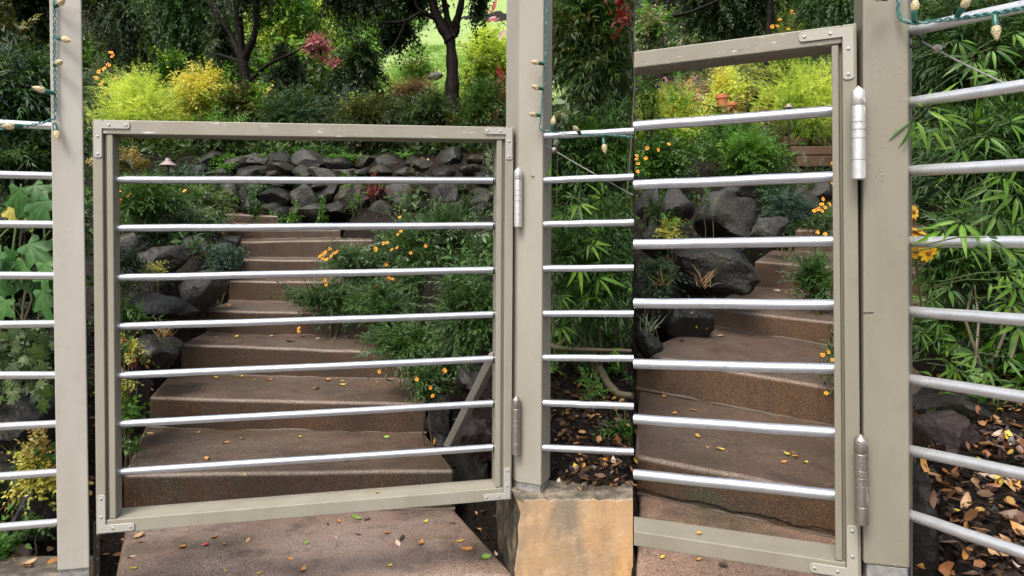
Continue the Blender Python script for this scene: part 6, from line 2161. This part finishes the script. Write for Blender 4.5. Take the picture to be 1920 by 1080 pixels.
scatter([(800, 285), (915, 285), (915, 420), (780, 420)], 8, ['brown', 'rust', 'orange', 'tan'], 5, 10, 'slope beside the stone wall', .4)

# a reddish split stake lying in the mulch
root = thing('wooden_stake', 'split reddish wooden stake lying in the mulch behind the near fence', 'stake', hit(1800, 1050)[0] if hit(1800, 1050) else pt(1800, 1050, 1.3))
h0, h1 = hit(1777, 1022), hit(1830, 1079)
if h0 and h1:
    a, c = h0[0] + Vector((0, .01, .012)), h1[0] + Vector((.03, -.05, .012))
    b = B()
    ax = (c - a).normalized(); s = ax.cross(Vector((0, 0, 1))).normalized()
    w = .011
    b.prism([a - s * w, a + s * w * .6, a + s * w * .5 + Vector((0, 0, .012)), a - s * w + Vector((0, 0, .014))], [c - s * w * 1.4, c + s * w * 1.4, c + s * w + Vector((0, 0, .014)), c - s * w + Vector((0, 0, .016))])
    put(b.build('stake_body', R_RED, bevel=.001), root)

# mulch chips: too many to count
r = np.random.default_rng(99)
def chips(x0, x1, y0, y1, n, side):
    X = r.uniform(x0, x1, n); Y = r.uniform(y0, y1, n)
    ok = (X < SEAM * Y - .02) if side == 'L' else (X > SEAM * Y + .02)
    X, Y = X[ok], Y[ok]
    Z = hgt(X, Y)
    k = len(X)
    return np.stack([X, Y, Z + r.uniform(-.004, .008, k)], 1)
Pm = np.concatenate([chips(-.3, .7, 1.95, 4.2, 9000, 'L'), chips(-2.4, -1.2, 1.9, 4.2, 3500, 'L'), chips(.6, 2.2, .9, 2.6, 16000, 'R'), chips(.3, 2.2, 2.7, 5.0, 3500, 'R'), chips(-2.2, .2, 6.0, 7.2, 2500, 'L')])
k = len(Pm)
L_MULCH = leaf_mat('mulch_chip', [(.008, .006, .005), (.035, .021, .015), (.12, .07, .045)], .05, .5)
leaf_cloud('mulch', Pm, unit(r.normal(0, 1, (k, 3)) * np.array([1, 1, .3])), unit(r.normal(0, .45, (k, 3)) + np.array([0, 0, 1.0])), r.uniform(.012, .04, k), r.uniform(.006, .018, k), r.beta(1.3, 2.5, k), L_MULCH, None, 'lance')

# the rest of the leaf litter, lying thick between the leaves one can pick out
L_LITTER = leaf_mat('leaf_litter', [(.035, .02, .015), (.13, .065, .03), (.26, .12, .045), (.38, .22, .11), (.50, .30, .06)], .1, .45)
Pl = np.concatenate([chips(.72, 1.9, 1.0, 2.3, 1500, 'R'), chips(0, .6, 1.98, 2.5, 420, 'L'), chips(0, .6, 2.5, 3.4, 160, 'L'), chips(-1.9, -1.25, 1.95, 3.2, 260, 'L'), chips(-1.2, .2, 6.0, 7.2, 260, 'L'), chips(.3, 1.6, 2.7, 4.6, 260, 'R')])
k = len(Pl)
Pl[:, 2] += .006
leaf_cloud('leaf_litter', Pl, unit(r.normal(0, 1, (k, 3)) * np.array([1, 1, .35])), unit(r.normal(0, .5, (k, 3)) + np.array([0, 0, 1.0])), r.uniform(.016, .042, k), r.uniform(.010, .020, k), r.beta(1.1, 1.6, k), L_LITTER, None, 'round')
